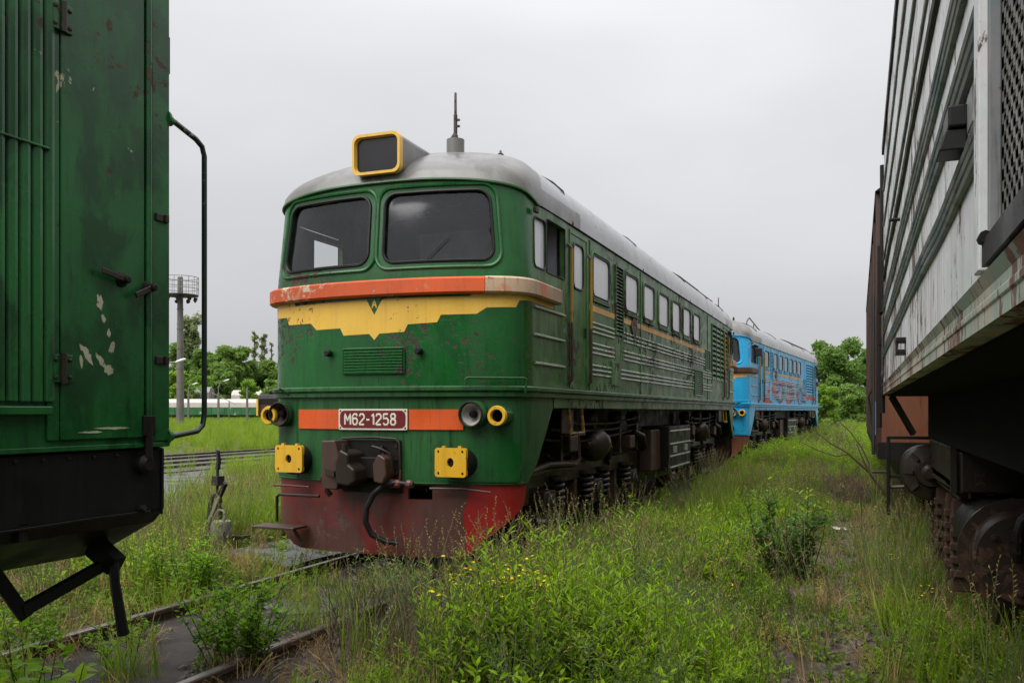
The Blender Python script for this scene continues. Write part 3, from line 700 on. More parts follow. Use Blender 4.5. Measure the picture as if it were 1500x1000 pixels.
    m = B(); A = secs[0]; o1 = [(u*1.02, .0, 4.215+(v-4.215)*1.03) for u, _, v in A]; i1 = [(u*.93, .0, 4.215+(v-4.215)*.89) for u, _, v in A]; i2 = [(u*.89, .055, 4.215+(v-4.215)*.85) for u, _, v in A]; o2 = [(u*1.02, .07, 4.215+(v-4.215)*1.03) for u, _, v in A]
    m.add(o2+o1+i1+i2, [(j*nn+k, j*nn+(k+1) % nn, (j+1)*nn+(k+1) % nn, (j+1)*nn+k) for j in range(3) for k in range(nn)]); m.build('yellow_rim', P['yellow'], ho, smooth=30)
    m = B(); m.add([(u*.91, .05, 4.215+(v-4.215)*.86) for u, _, v in A], [tuple(range(nn))]); m.build('lens', M['lampglass'], ho)
    # --- inside: floor, cab bulkhead, desk and seat so that the windscreen looks into a room
    m = B(); m.box(-1.42, 1.42, .35, LL-.35, 1.80, 1.85); m.build('cab_floor', M['black'], root)
    for y in (2.0, LL-2.05): m = B(); m.box(-1.40, 1.40, y, y+.05, 1.86, 4.0); m.build('cab_bulkhead', M['dark'], root)
    m = B(); m.box(-1.2, 1.2, .42, .78, 1.86, 2.95); m.build('cab_desk', M['dark'], root)
    m = B(); m.box(-.38, 1.36, 1.74, 1.82, 1.86, 3.75); m.build('reflection_panel', M['reflection'], root)  # pale panel added inside, standing in for the right pane's reflection
    m = B(); m.box(-.80, -.35, 1.15, 1.6, 2.3, 2.4); m.box(-.80, -.35, 1.55, 1.65, 2.4, 3.25); m.build('driver_seat', M['dark'], root, bevel=.03)
    # --- underframe and bogies
    m = B(); m.box(-.95, .95, .35, LL-.35, 1.30, 1.66); m.box(-.25, .25, .3, LL-.3, .95, 1.3); m.build('main_frame', M['dark'], root)
    m = B(); m.lathe((0, 6.9, .85), (0, 1, 0), [(0, .62), (2.9, .62)], 20); m.box(-1.1, 1.1, 6.95, 9.75, .4, 1.2); m.build('fuel_tank', M['dark'], root)
    for sg in (1, -1):
        m = B(); a, b = sorted((sg*.95, sg*1.44)); m.box(a, b, 7.8, 9.95, .56, 1.35); bo = m.build('battery_box', M['dark'], root, bevel=.01)
        for z in (.62, .82, 1.04, 1.27):
            m = B(); a, b = sorted((sg*1.438, sg*1.458)); m.box(a, b, 7.9, 9.85, z-.012, z+.012); m.build('rib', P['ribbox'], bo)
        m = B(); a, b = sorted((sg*1.44, sg*1.47))
        for y0 in (8.2, 9.3):
            for k in range(4): m.box(a, b, y0, y0+.2, .88+k*.03, .895+k*.03)
        m.build('hinge', P['ribbox'], bo)
        m = B(); a, b = sorted((sg*.9, sg*1.3)); m.box(a, b, 7.0, 7.75, .6, 1.3); m.build('sand_box', M['brownrust'], root, bevel=.02)
        for yy, zz in ((3.0, 1.3), (5.5, 1.32), (11.5, 1.3), (13.6, 1.32)): m = B(); m.lathe((sg*.72, yy, zz), (0, 1, 0), [(0, .14), (.05, .18), (.8, .18), (.85, .14)], 18); m.build('air_reservoir', M['dark'], root)
    for yc, fl in ((4.125, 1), (LL-4.125, -1)):
        m = B()
        for sg in (1, -1):
            x0, x1 = sorted((sg*.93, sg*1.07))
            m.box(x0, x1, yc-3.0, yc+3.0, .72, .95); m.box(x0, x1, yc-2.9, yc-2.5, .55, .75)
        for yy in (yc-1.05, yc+1.05, yc-3.0, yc+2.9): m.box(-.93, .93, yy, yy+.12, .74, .93)
        bo = m.build('bogie', M['grime'], root, bevel=.02)
        w0 = None
        for dy in (-2.1, 0, 2.1):
            for sg in (1, -1):
                if w0 is None:
                    m = B(); prof = [(.0, .565), (.03, .56), (.035, .525), (.14, .515), (.145, .45), (.115, .43), (.09, .20), (.15, .17), (.19, .12), (.19, .001)]
                    m.lathe((0, 0, 0), (1, 0, 0), prof, 40); w0 = m.build('wheel', M['wheelsteel'], bo); w0.location = (sg*.715, yc+dy, .525)
                else: again(w0, bo, (sg*.715, yc+dy, .525), (0, 0, 0 if sg > 0 else PI))
            m = B(); m.cyl((-.72, yc+dy, .525), (.72, yc+dy, .525), .09, 12); m.build('axle', M['grime'], bo)
            m = B(); m.box(-.5, .5, yc+dy+.1, yc+dy+.9, .28, .86); m.build('traction_motor', M['dark'], bo, bevel=.04)
        ax0 = sp0 = br0 = None
        for sg in (1, -1):
            for dy in (-2.1, 0, 2.1):
                if ax0 is None:
                    m = B(); m.prism([(-.2, -.15), (.2, -.15), (.24, 0), (.2, .16), (-.2, .16), (-.24, 0)], lambda u, v, w: (w, u, v), -.11, .13); m.lathe((.13, 0, 0), (1, 0, 0), [(0, .14), (.03, .13), (.04, .06), (.06, .05)], 16); ax0 = m.build('axle_box', M['grime'], bo, bevel=.012); ax0.location = (sg*1.06, yc+dy, .525)
                else: again(ax0, bo, (sg*1.06, yc+dy, .525), (0, 0, 0 if sg > 0 else PI))
                for q in (-.42, .42):
                    if abs(dy+q) > 2.3: continue
                    if sp0 is None:
                        m = B(); hel = [(.088*math.cos(t), .088*math.sin(t), .38*t/(2*PI*5)) for t in np.linspace(0, 2*PI*5, 60)]
                        m.tube(hel, .027, 6); m.cyl((0, 0, -.03), (0, 0, .0), .13, 14); m.cyl((0, 0, .37), (0, 0, .41), .13, 14); sp0 = m.build('spring', M['grime'], bo); sp0.location = (sg*1.12, yc+dy+q, .42)
                    else: again(sp0, bo, (sg*1.12, yc+dy+q, .42))
                for q in (-.66, .66):
                    if br0 is None:
                        m = B(); m.prism([(-.05, -.3), (.05, -.3), (.09, 0), (.05, .3), (-.03, .3), (-.07, 0)], lambda u, v, w: (w, u, v), -.06, .08); m.bar((0, 0, .25), (0, .0, .55), .05, .05); br0 = m.build('brake_shoe', M['brownrust'], bo, bevel=.01); br0.location = (sg*.98, yc+dy+q, .5)
                    else: again(br0, bo, (sg*.98, yc+dy+q, .5))
            m = B(); x = sg*1.18
            m.lathe((x, yc-.62, 1.17), (0, 1, 0), [(0, .05), (.12, .06), (.16, .14), (.22, .17), (.3, .225), (.33, .235), (.37, .235), (.38, .2), (.62, .19), (.66, .1)], 26)
            for k in range(6): a = k*PI/3; m.bar((x+.07*math.cos(a), yc-.5, 1.17+.07*math.sin(a)), (x+.2*math.cos(a), yc-.28, 1.17+.2*math.sin(a)), .02, .02)
            m.build('brake_cylinder', M['grime'], bo)
            m = B(); m.tube([(sg*1.2, yc-2.9, .95), (sg*1.2, yc-2.2, 1.0), (sg*1.22, yc-1.6, .98), (sg*1.22, yc-1.2, .95), (sg*1.2, yc-1.0, 1.0), (sg*1.18, yc-1.0, 1.3), (sg*1.1, yc-1.05, 1.55)], .035, 8); m.build('brake_pipe', M['grime'], bo); m = B()
            m.tube([(sg*1.15, yc-2.95, .9), (sg*1.17, yc-2.0, .93), (sg*1.2, yc-1.3, .9)], .025, 8); m.build('brake_pipe', M['grime'], bo); m = B()
            m.tube([(sg*1.2, yc+.2, 1.3), (sg*1.25, yc+.35, 1.1), (sg*1.2, yc+.5, .95)], .045, 8); m.build('sand_pipe', M['grime'], bo); m = B()
            m.tube([(sg*1.2, yc+2.0, 1.3), (sg*1.28, yc+2.3, 1.22), (sg*1.28, yc+2.5, 1.05), (sg*1.2, yc+2.6, 1.0)], .05, 8); m.build('sand_pipe', M['grime'], bo)
            m = B(); x = sg*1.0
            a_, b_ = sorted((sg*.96, sg*1.02))
            m.prism([(yc-2.75, .95), (yc-2.5, .62), (yc-1.7, .62), (yc-1.4, 1.02), (yc-.5, 1.05), (yc-.4, .66), (yc+.4, .66), (yc+.5, 1.05), (yc+1.4, 1.02), (yc+1.7, .62), (yc+2.5, .62), (yc+2.8, .95), (yc+2.6, 1.12), (yc-2.6, 1.12)], lambda u, v, w: (w, u, v), a_, b_); m.build('frame_plate', M['grime'], bo, bevel=.01)
            for yy in (yc-1.75, yc-.3, yc+1.1, yc+2.2):
                m = B(); m.bar((sg*1.14, yy, 1.0), (sg*1.14, yy, 1.5), .09, .16); m.lathe((sg*1.14, yy, 1.42), (0, 0, 1), [(0, .09), (.04, .11), (.14, .11), (.2, .07)], 12); m.build('damper', M['grime'], bo)
            for yy, zz in ((yc-1.5, 1.12), (yc+1.55, 1.05)):
                m = B(); m.box(*sorted((sg*1.02, sg*1.3)), yy-.16, yy+.16, zz, zz+.2); m.build('valve_box', M['brownrust'], bo, bevel=.02)
            for k in range(3):
                m = B(); z_ = 1.22+.09*k; m.tube([(sg*(1.22+.03*k), yc-2.8+.5*k, z_+.1), (sg*(1.2+.03*k), yc-1.2, z_+.06*math.sin(k)), (sg*1.24, yc+.6, z_+.05), (sg*(1.16+.04*k), yc+2.7-.3*k, z_+.12)], .018, 6); m.build('brake_pipe', M['dark'], bo)
            m = B(); m.bar((sg*1.1, yc-.9, .95), (sg*1.1, yc-.4, 1.3), .05, .06); m.bar((sg*1.1, yc+.3, 1.3), (sg*1.1, yc+.9, .85), .05, .08); m.bar((sg*1.1, yc-2.0, 1.1), (sg*1.1, yc-1.5, .9), .06, .04)
            m.box(*sorted((sg*1.0, sg*1.25)), yc-1.5, yc-1.1, .96, 1.0); m.build('brake_rigging', M['grime'], bo)
    if number:
        m = B(); wall_mesh(m, rrect(-.415, .375, 1.432, 1.644, .012, 3), off=.02, thick=.012); po = m.build('number_plate', M['cream'], root, smooth=0)
        m = B(); wall_mesh(m, rrect(-.397, .357, 1.449, 1.627, .055, 5), off=.0225); m.build('plate_field', M['plate'], po, smooth=0)
        m = B()
        for u in (-.392, .352):
            for v in (1.452, 1.624): m.lathe(wall(u, v, .02), (0, -1, 0), [(0, .009), (.006, .007)], 8)
        m.build('rivet', M['black'], po)
        GL = {'М': (.62, [[(0, 0), (0, 1), (.5, .35), (1, 1), (1, 0)]]), '6': (.5, [[(.95, .82), (.8, .98), (.3, .98), (0, .8), (0, .2), (.25, 0), (.75, 0), (1, .2), (1, .42), (.75, .58), (.3, .58), (0, .42)]]),
              '2': (.5, [[(.02, .78), (.2, .98), (.75, .98), (1, .8), (1, .62), (0, .1), (0, 0), (1, 0)]]), '-': (.32, [[(0, .45), (1, .45)]]), '1': (.22, [[(0, .78), (.9, 1), (.9, 0)]]),
              '5': (.5, [[(.95, .98), (.08, .98), (.03, .56), (.7, .6), (1, .42), (1, .18), (.75, 0), (.2, 0), (0, .18)]]),
              '8': (.5, [[(.5, .54), (.12, .62), (.06, .85), (.25, .99), (.75, .99), (.94, .85), (.88, .62), (.5, .54), (.1, .42), (0, .2), (.22, 0), (.78, 0), (1, .2), (.9, .42), (.5, .54)]]),
              'А': (.6, [[(0, 0), (.5, 1), (1, 0)], [(.2, .34), (.8, .34)]])}
        def text(name, body, h, u0, z, parent, mt, r, off, gap):
            u = u0
            for ch in body:
                w, st = GL[ch]; w *= h; mm = MB()
                for k, L in enumerate(st):
                    D = []
                    for p, q in zip(L, L[1:]):
                        n_ = max(1, int(math.hypot((q[0]-p[0])*w, (q[1]-p[1])*h)/.02))
                        D += [(p[0]+(q[0]-p[0])*i/n_, p[1]+(q[1]-p[1])*i/n_) for i in range(n_)]
                    D.append(L[-1]); mt_ = MB(); mt_.tube([(u+a*w, z+b*h, 0) for a, b in D], r, 8)
                    mm.add([wall(p[0], p[1], off+p[2]*.25+k*.0003) for p in mt_.v], mt_.f)
                mm.build(name, mt, parent); u += w+gap
        text('lettering', number, .108, -.335, 1.484, po, M['cream'], .0098, .0225, .027)
        text('lettering', 'А', .085, -.026, 2.66, root, P['yellow'], .008, .003, 0)

M['rib_green'] = paint('worn_glint_rib', (.36, .41, .35), .2, .4, .5, dirt=(.03, .05, .03), chip=.6, chipcol=(.03, .07, .03), chipscale=13)  # worn rib paint, lightened so the sky's highlights sit in the colour
M['rib_blue'] = paint('blue_glint_rib', (.30, .42, .50), .2, .3, .4, chip=.5, chipcol=(.05, .2, .35), chipscale=13)  # pale base carries the highlights of the blue ribs
M['bright_red'] = paint('bright_red_paint', (.26, .010, .010), .35, .35, .35, dirt=(.08, .01, .01), chip=.5, chipcol=(.03, .016, .012), chipscale=3.2)
M['fresh_green'] = paint('fresh_green_patch', (.008, .085, .018), .25, .2, .6, dirt=(.004, .02, .006), sag=.4)
M['reflection'] = plain('pale_reflection_panel', (.3, .3, .33), .6)  # tone of the added panel that imitates a reflection in the windscreen
M['glintstrip'] = plain('painted_glint_strip', (.42, .44, .42), .25, var=.4, scale=20)  # pale colour stands in for glints on the battery box ribs and hinges
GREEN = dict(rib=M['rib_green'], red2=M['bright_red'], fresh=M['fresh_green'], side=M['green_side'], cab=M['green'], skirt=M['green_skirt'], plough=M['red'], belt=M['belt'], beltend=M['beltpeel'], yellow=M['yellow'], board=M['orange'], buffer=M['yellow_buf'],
             pane=M['pale_pane'], cabpane=M['pale_pane'], stripe=M['stripe'], roof=M['roof'], roofwet=M['roofwet'], shutter=M['grime'], ribbox=M['glintstrip'])
root = empty('green_locomotive', (-4.555, 7.92, 0), 0, label='green diesel locomotive with yellow wing stripe, orange belt and red snow plough', cat='locomotive')
locomotive(root, GREEN, 'М62-1258')
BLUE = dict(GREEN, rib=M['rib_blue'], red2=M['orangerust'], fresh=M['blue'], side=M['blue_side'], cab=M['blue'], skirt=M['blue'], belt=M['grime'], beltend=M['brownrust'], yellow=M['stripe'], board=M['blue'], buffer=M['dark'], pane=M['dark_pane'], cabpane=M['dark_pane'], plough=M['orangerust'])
BROT = -math.atan2(1.32, 16.06)
broot = empty('blue_locomotive', (0, 0, 0), BROT, label='bright blue diesel locomotive with graffiti along its side, farther down the track', cat='locomotive')
_p = Matrix.Rotation(BROT, 3, 'Z') @ Vector((1.475, .6, 0))
broot.location = (-3.01-_p.x, 27.75-_p.y, 0)
locomotive(broot, BLUE)
# graffiti sprayed on the blue side: flat paint patches a few millimetres proud
def patch(name, mt, pts):
    m = MB(); m.prism(pts, lambda u, v, w: (w, u, v), 1.4735, 1.4745+patch.k*.0012); patch.k += 1; m.build(name, mt, broot, smooth=0)
patch.k = 1
gm = {k: paint('graffiti_'+k, c, .5, .3, .3) for k, c in dict(crimson=(.35, .03, .025), violet=(.055, .04, .13), teal=(.02, .22, .26), lilac=(.28, .24, .33), navy=(.03, .04, .09)).items()}
def blob(cy, cz, ry, rz, n=18, j=.25): return [(cy+ry*(1+random.uniform(-j, j))*math.cos(2*PI*k/n), cz+rz*(1+random.uniform(-j, j))*math.sin(2*PI*k/n)) for k in range(n)]
patch('graffiti_splash', gm['crimson'], [(1.6, 1.88), (2.2, 1.88), (4.2, 1.88), (4.0, 2.15), (3.75, 2.65), (3.4, 2.3), (3.1, 2.1), (2.7, 2.3), (2.4, 2.1), (1.9, 2.15)])
patch('graffiti_letter', gm['violet'], blob(5.6, 2.25, 1.2, .33))
patch('graffiti_letter', gm['navy'], blob(8.2, 2.25, 1.3, .34))
patch('graffiti_letter', gm['violet'], blob(10.8, 2.2, 1.2, .3))
for a, c in ((4.6, 'crimson'), (7.0, 'teal'), (7.7, 'crimson'), (9.4, 'lilac'), (10.4, 'crimson'), (5.9, 'lilac'), (12.0, 'navy')): patch('graffiti_stroke', gm[c], blob(a, 2.2+random.uniform(-.1, .2), .35, .3, 12, .4))
patch('graffiti_arc', gm['crimson'], [(4.6, 2.5), (5.4, 2.72), (6.6, 2.62), (7.6, 2.72), (9., 2.6), (9., 2.54), (7.6, 2.63), (6.6, 2.53), (5.4, 2.62), (4.6, 2.42)])
patch('graffiti_arc', gm['crimson'], [(12.0, 2.2), (13.5, 2.3), (15.2, 2.2), (15.2, 2.08), (13.5, 2.14), (12.0, 2.06)])
m = MB(); m.tube([(.55, 4.6, 4.3), (.5, 4.9, 4.75), (.45, 5.6, 4.95), (.3, 8.0, 4.78), (.2, 10.6, 4.6), (.15, 10.9, 4.5)], .022, 6); m.build('roof_pipe', M['iron'], broot)
m = MB(); m.bar((1.47, .75, 3.55), (1.66, .7, 3.5), .03, .03); m.box(1.58, 1.78, .66, .78, 3.28, 3.52); m.build('wing_mirror', M['rubber'], broot, bevel=.03)

# ------------------------------------------------------------------ ground, tracks
def vnoise(x, y, seed=0):
    def h(i, j):
        n = np.sin(i*127.1+j*311.7+seed*74.7)*43758.5453; return n-np.floor(n)
    xi, yi = np.floor(x), np.floor(y); xf, yf = x-xi, y-yi; u = xf*xf*(3-2*xf); v = yf*yf*(3-2*yf)
    return (h(xi, yi)*(1-u)+h(xi+1, yi)*u)*(1-v)+(h(xi, yi+1)*(1-u)+h(xi+1, yi+1)*u)*v
def fbm(x, y, seed=0): return sum(vnoise(x*2**k, y*2**k, seed+k)/2**(k+1) for k in range(4))
def gz(x, y):
    x = np.asarray(x, float); y = np.asarray(y, float)
    z = -.11+.10*(fbm(x*.8, y*.8, 3)-.47)+.03*(fbm(x*4, y*4, 9)-.47)
    t = np.clip(1-np.abs(x+4.555)/1.6, 0, 1); z = z*(1-np.minimum(1, t*3))+(-.10+.02*(fbm(x*5, y*5, 2)-.5))*np.minimum(1, t*3)
    t2 = np.clip(1-np.abs(x+21.1)/4.5, 0, 1); z = z*(1-np.minimum(1, t2*3))-.13*np.minimum(1, t2*3)
    return z
def axis(a, b, near0, near1, fine, coarse_n):
    return np.concatenate([a+(near0-a)*(1-np.linspace(1, 0, coarse_n)**2.2)[:-1], np.arange(near0, near1, fine), near1+(b-near1)*np.linspace(0, 1, coarse_n)**2.2])
gx = axis(-700, 500, -12, 4, .11, 40); gy = axis(-60, 900, 2.5, 20, .11, 45)
GX, GY = np.meshgrid(gx, gy, indexing='ij'); GZ = gz(GX, GY)
nx_, ny_ = GX.shape
idx = np.arange(nx_*ny_).reshape(nx_, ny_)
me = bpy.data.meshes.new('ground')
q = np.stack([idx[:-1, :-1], idx[1:, :-1], idx[1:, 1:], idx[:-1, 1:]], -1).reshape(-1, 4)
me.from_pydata(np.stack([GX, GY, GZ], -1).reshape(-1, 3).tolist(), [], q.tolist())
me.polygons.foreach_set('use_smooth', [True]*len(me.polygons))
def groundmat():
    s = NT('weedy_soil')
    a = s.noise(.45, 6, rough=.6); b = s.noise(3.5, 7, rough=.65, off=4.); c_ = s.noise(30, 5, off=9.)
    soil = s.mix(s.rng(b, .35, .68), (.020, .013, .008), (.060, .040, .025))
    dry = s.mix(s.rng(c_, .3, .7), (.12, .075, .032), (.06, .042, .02))
    gr = s.mix(s.rng(c_, .3, .7), (.028, .05, .012), (.06, .09, .022))
    c = s.mix(s.rng(s.math('ADD', a, s.math('MULTIPLY', b, .4)), .62, .75), soil, dry)
    c = s.mix(s.rng(s.math('ADD', s.noise(.35, 6, off=15.), s.math('MULTIPLY', b, .35)), .63, .78), c, gr)
    wet = s.rng(s.noise(.7, 4, off=33.), .55, .62)
    # oil-dark soil between the rails and on the trodden strip beside the track
    sp = s.n('ShaderNodeSeparateXYZ'); s.l(s.tc.outputs['Object'], sp.inputs[0])
    dx = s.math('ABSOLUTE', s.math('ADD', sp.outputs['X'], 4.555)); edge = s.math('ADD', dx, s.math('MULTIPLY', s.math('SUBTRACT', b, .5), 1.1))
    oil = s.rng(edge, .75, 1.15, 1, 0)
    c = s.mix(oil, c, s.mix(s.rng(b, .35, .65), (.010, .008, .007), (.032, .024, .019)))
    s.l(c, s.b.inputs['Base Color'])
    s.l(s.mix(s.math('MULTIPLY', s.math('MAXIMUM', oil, .25), wet), (.85,)*3, (.12,)*3), s.b.inputs['Roughness'])
    h = s.math('ADD', s.math('MULTIPLY', c_, .5), b); s.bump(h, .7, .03); return s.m
g = link('ground', me, None, groundmat()); tag(g, kind='structure')

def pad(name, pts, z, mt):
    P = resample(pts, .25); P = [(x+.10*(vnoise(np.array(x*3), np.array(y*3), 5)-.5), y+.10*(vnoise(np.array(x*3+9), np.array(y*3), 6)-.5)) for x, y in P]
    m = MB(); m.prism([(float(a), float(b)) for a, b in P], lambda u, v, w: (u, v, w), -.3, z); o = m.build(name, mt, None, smooth=0); tag(o, kind='structure')
def wetmat():
    s = NT('wet_grey_slab'); b = s.noise(1.6, 6, rough=.6); c_ = s.noise(12, 5, off=3.)
    s.l(s.mix(s.rng(b, .38, .62), (.03, .03, .031), (.085, .085, .088)), s.b.inputs['Base Color'])
    s.l(s.rng(b, .42, .56, .08, .6), s.b.inputs['Roughness']); s.bump(c_, .35, .02); return s.m
M['wet'] = wetmat()
pad('wet_path', [(-14.0, 9.0), (-11.2, 10.2), (-10.9, 12.6), (-12.3, 15.2), (-14.6, 18.4), (-17.4, 21.8), (-17.6, 17), (-15.6, 13.5)], -.075, M['wet'])
pad('concrete_pad', [(-7.1, 8.7), (-5.75, 8.1), (-5.62, 10.8), (-5.8, 13.0), (-7.0, 12.8), (-6.9, 10.6)], -.055, M['wet'])
pad('puddle', [(-4.85, 6.5), (-4.5, 6.3), (-4.25, 6.5), (-4.3, 6.85), (-4.55, 7.0), (-4.9, 6.9)], -.086, M['wet'])

RAILP = [(-.065, 0), (.065, 0), (.06, .012), (.012, .03), (.010, .10), (.036, .115), (.036, .142), (.03, .15), (-.03, .15), (-.036, .142), (-.036, .115), (-.010, .10), (-.012, .03), (-.06, .012)]
def track(label, path, sleepers=True, step=.62, lift=0):
    root = empty('railway_track', (path[0][0], path[0][1], lift), label=label, cat='railway track')
    P = [Vector((x-path[0][0], y-path[0][1], 0)) for x, y in path]
    for off in (-.79, .79):
        for nm, prof, mt in (('rail', RAILP, M['railside']), ('rail_head', [(-.03, .1505), (.03, .1505), (.024, .1535), (-.024, .1535)], M['railtop'])):
            m = MB(); vs = []; n = len(prof)
            for i, p in enumerate(P):
                d = (P[min(i+1, len(P)-1)]-P[max(i-1, 0)]).normalized(); nrm = Vector((d.y, -d.x, 0))
                vs += [p+nrm*(off+u)+Vector((0, 0, v-.15)) for u, v in prof]
            m.add(vs, [(i*n+k, i*n+(k+1) % n, (i+1)*n+(k+1) % n, (i+1)*n+k) for i in range(len(P)-1) for k in range(n)]+[tuple(range(n)), tuple((len(P)-1)*n+k for k in range(n-1, -1, -1))])
            if nm == 'rail': r = m.build(nm, mt, root, smooth=30)
            else: m.build(nm, mt, r, smooth=0)
    if sleepers:
        s0 = None; acc = 0
        for i in range(len(P)-1):
            L = (P[i+1]-P[i]).length; d = (P[i+1]-P[i]).normalized(); rz = math.atan2(-d.x, d.y); t = acc
            while t < L and t+i*0 < 40:
                p = P[i]+d*t
                if s0 is None:
                    m = MB(); m.box(-1.3, 1.3, -.12, .12, -.24, -.153); s0 = m.build('sleeper', M['wood'], root, bevel=.015); s0.location = p; s0.rotation_euler = (0, 0, rz)
                else: again(s0, root, (p.x, p.y, random.uniform(-.02, .0)), (0, 0, rz+random.uniform(-.02, .02)))
                t += step
            acc = t-L
curve = [(-4.555, y) for y in range(-6, 27, 3)]+[(-4.555+.0412*(y-26)+.0006*(y-26)**2*.3, y) for y in range(29, 80, 4)]
track('rusty rails under the green locomotive, half sunk in weeds and oily soil', curve)
track('rails across the weedy yard behind the switch lever', [(-19.65, y) for y in range(-5, 120, 8)], lift=.02)
track('second line of rails farther across the yard', [(-22.95, y) for y in range(-5, 120, 8)], lift=.02)
M['ballast'] = plain('dark_wet_ballast', (.05, .047, .043), .5, var=.5, scale=14)
pad('ballast_bed', [(-24.6, -4), (-17.7, -4), (-17.7, 110), (-24.6, 110)], -.06, M['ballast'])
track('rails in the long grass under the peeling white locomotive', [(1.74, y) for y in range(-8, 60, 6)])
track('far rails in front of the green wagon with dirty white roof', [(-92+i*8*.94-30, 84+i*8*.34-10) for i in range(14)], sleepers=False)

# ------------------------------------------------------------------ dark green shunter at the left edge
SX, SE = -3.08, 3.39
sh = empty('shunting_locomotive', (-4.555, -1, 0), label='dark green shunter with hinged doors and black underframe filling the left edge', cat='locomotive')
def shb(m, name, mt, parent=None, **k):
    m.v = [(x+4.555, y+1, z) for x, y, z in m.v]
    if parent is None: parent = sh
    return m.build(name, mt, parent, **k)
m = MB(); prof = [(-6.03, 1.45), (-3.08, 1.45), (-3.08, 3.95), (-3.3, 4.2), (-4.0, 4.4), (-4.555, 4.45), (-5.1, 4.4), (-5.8, 4.2), (-6.03, 3.95)]
m.prism(prof, lambda u, v, w: (u, w, v), -9, SE); shb(m, 'body', M['shunt'], smooth=0, bevel=.012)
m = MB(); pb = [(-6.0, 1.449), (-3.10, 1.449), (-3.10, 1.15), (-3.16, 1.09), (-3.5, .92), (-5.6, .92), (-6.0, 1.14)]
m.prism(pb, lambda u, v, w: (u, w, v), -9, SE+.012); shb(m, 'underframe', M['shuntblack'], smooth=0, bevel=.015)
m = MB(); m.box(-3.092, -3.074, -9, SE+.014, 1.452, 1.474); shb(m, 'sill_strip', M['shunt'], bevel=.004)
def door(y0, y1, z0, z1, lab=None):
    m = MB(); m.box(SX-.01, SX+.014, y0, y1, z0, z1); return shb(m, 'hinged_door', M['shunt'], bevel=.005, label=lab)
d1 = door(2.768, 3.232, 1.50, 3.98)
d2 = door(2.06, 2.44, 1.50, 3.98)
# fluted louvre shutters: upright half-round slats in a frame, mid bar
for k, y in enumerate(np.arange(2.455, 2.70, .057)):
    m = MB(); m.tube([(SX+.004, y+.028, 1.66), (SX+.004, y+.028, 3.95)], .027, 10); shb(m, 'slat', M['shunt'])
m = MB(); m.box(SX-.01, SX+.035, 2.44, 2.70, 2.675, 2.685); shb(m, 'louvre_bar', M['shunt'], bevel=.003)
m = MB(); m.box(SX-.01, SX+.045, 2.40, 2.705, 1.605, 1.64); shb(m, 'louvre_sill', M['shunt'], bevel=.006)
m = MB(); m.box(SX-.01, SX+.011, 2.705, 2.764, 1.50, 3.98); shb(m, 'door_post', M['shunt'], bevel=.004)
m = MB(); m.tube([(SX+.012, 3.258, 1.48), (SX+.012, 3.258, 4.0)], .016, 10); shb(m, 'drain_pipe', M['shunt'])
m = MB(); m.box(SX-.01, SX+.010, 3.285, SE+.006, 1.48, 3.95); shb(m, 'corner_strip', M['shunt'], bevel=.004)
for z in (1.795, 3.24):
    m = MB(); m.box(SX+.012, SX+.028, 2.712, 2.818, z-.058, z+.058); hi = shb(m, 'hinge', M['shunt'], bevel=.004)
    m = MB(); m.cyl((SX+.032, 2.765, z-.062), (SX+.032, 2.765, z+.062), .013, 10)
    for a in (2.73, 2.80):
        for b in (-.036, .036): m.lathe((SX+.027, a, z+b), (1, 0, 0), [(0, .010), (.006, .009), (.009, .004)], 8)
    shb(m, 'hinge_pin', M['grime'], hi)
for y0, z0, y1, z1 in ((3.09, 2.205, 2.95, 2.225), (3.25, 2.19, 3.14, 2.14)):
    m = MB(); m.bar((SX+.045, y0, z0), (SX+.05, y1, z1), .012, .026); lo = shb(m, 'door_latch', M['grime'], bevel=.004)
    m = MB(); m.lathe((SX+.012, y0, z0), (1, 0, 0), [(0, .034), (.012, .032), (.016, .02), (.046, .018), (.05, .012)], 10); shb(m, 'latch_boss', M['dark'], lo)
for z in (2.53, 1.86):
    m = MB(); m.box(SX+.008, SX+.022, 3.30, 3.345, z-.018, z+.018); m.box(SX+.008, SX+.03, 3.355, 3.375, z-.02, z+.02); shb(m, 'catch', M['grime'], bevel=.004)
m = MB(); m.box(SX-.005, SX+.03, 3.215, 3.285, 1.505, 1.60); ct = shb(m, 'door_bolt', M['dark'], bevel=.005)
m = MB(); m.cyl((SX+.02, 3.25, 1.40), (SX+.02, 3.25, 1.56), .018, 8); m.lathe((SX-.03, 3.25, 1.375), (1, 0, 0), [(0, .05), (.04, .048), (.06, .03)], 12); shb(m, 'bolt_socket', M['dark'], ct)
m = MB(); m.box(SX-.12, SX-.01, SE+.001, SE+.035, 3.24, 3.42); shb(m, 'end_box', M['dark'], bevel=.005)
R = .0135
m = MB(); zt, zb = 3.005, 1.50
m.tube([(SX-.02, SE-.005, zt+.01), (SX-.01, SE+.06, zt+.015), (SX, SE+.20, zt-.03), (SX, SE+.245, zt-.055), (SX, SE+.262, zt-.10), (SX, SE+.262, zb+.11), (SX, SE+.25, zb+.05), (SX, SE+.21, zb+.02), (SX-.01, SE+.06, zb), (SX-.02, SE-.005, zb+.005)], R, 10); ra = shb(m, 'hand_rail', M['rail_green'])
for z in (zt+.015, zb):
    m = MB(); m.lathe((SX-.02, SE-.002, z), (0, 1, 0), [(0, .045), (.015, .043), (.022, .028), (.05, .025)], 14); shb(m, 'rail_flange', M['shunt'], ra)
m = MB(); m.lathe((SX-.06, 3.24, 1.155), (1, 0, .3), [(0, .02), (.06, .02), (.07, .014)], 8); m.box(SX-.075, SX-.02, 2.60, 2.64, 1.10, 1.17); shb(m, 'stud', M['shuntblack'])
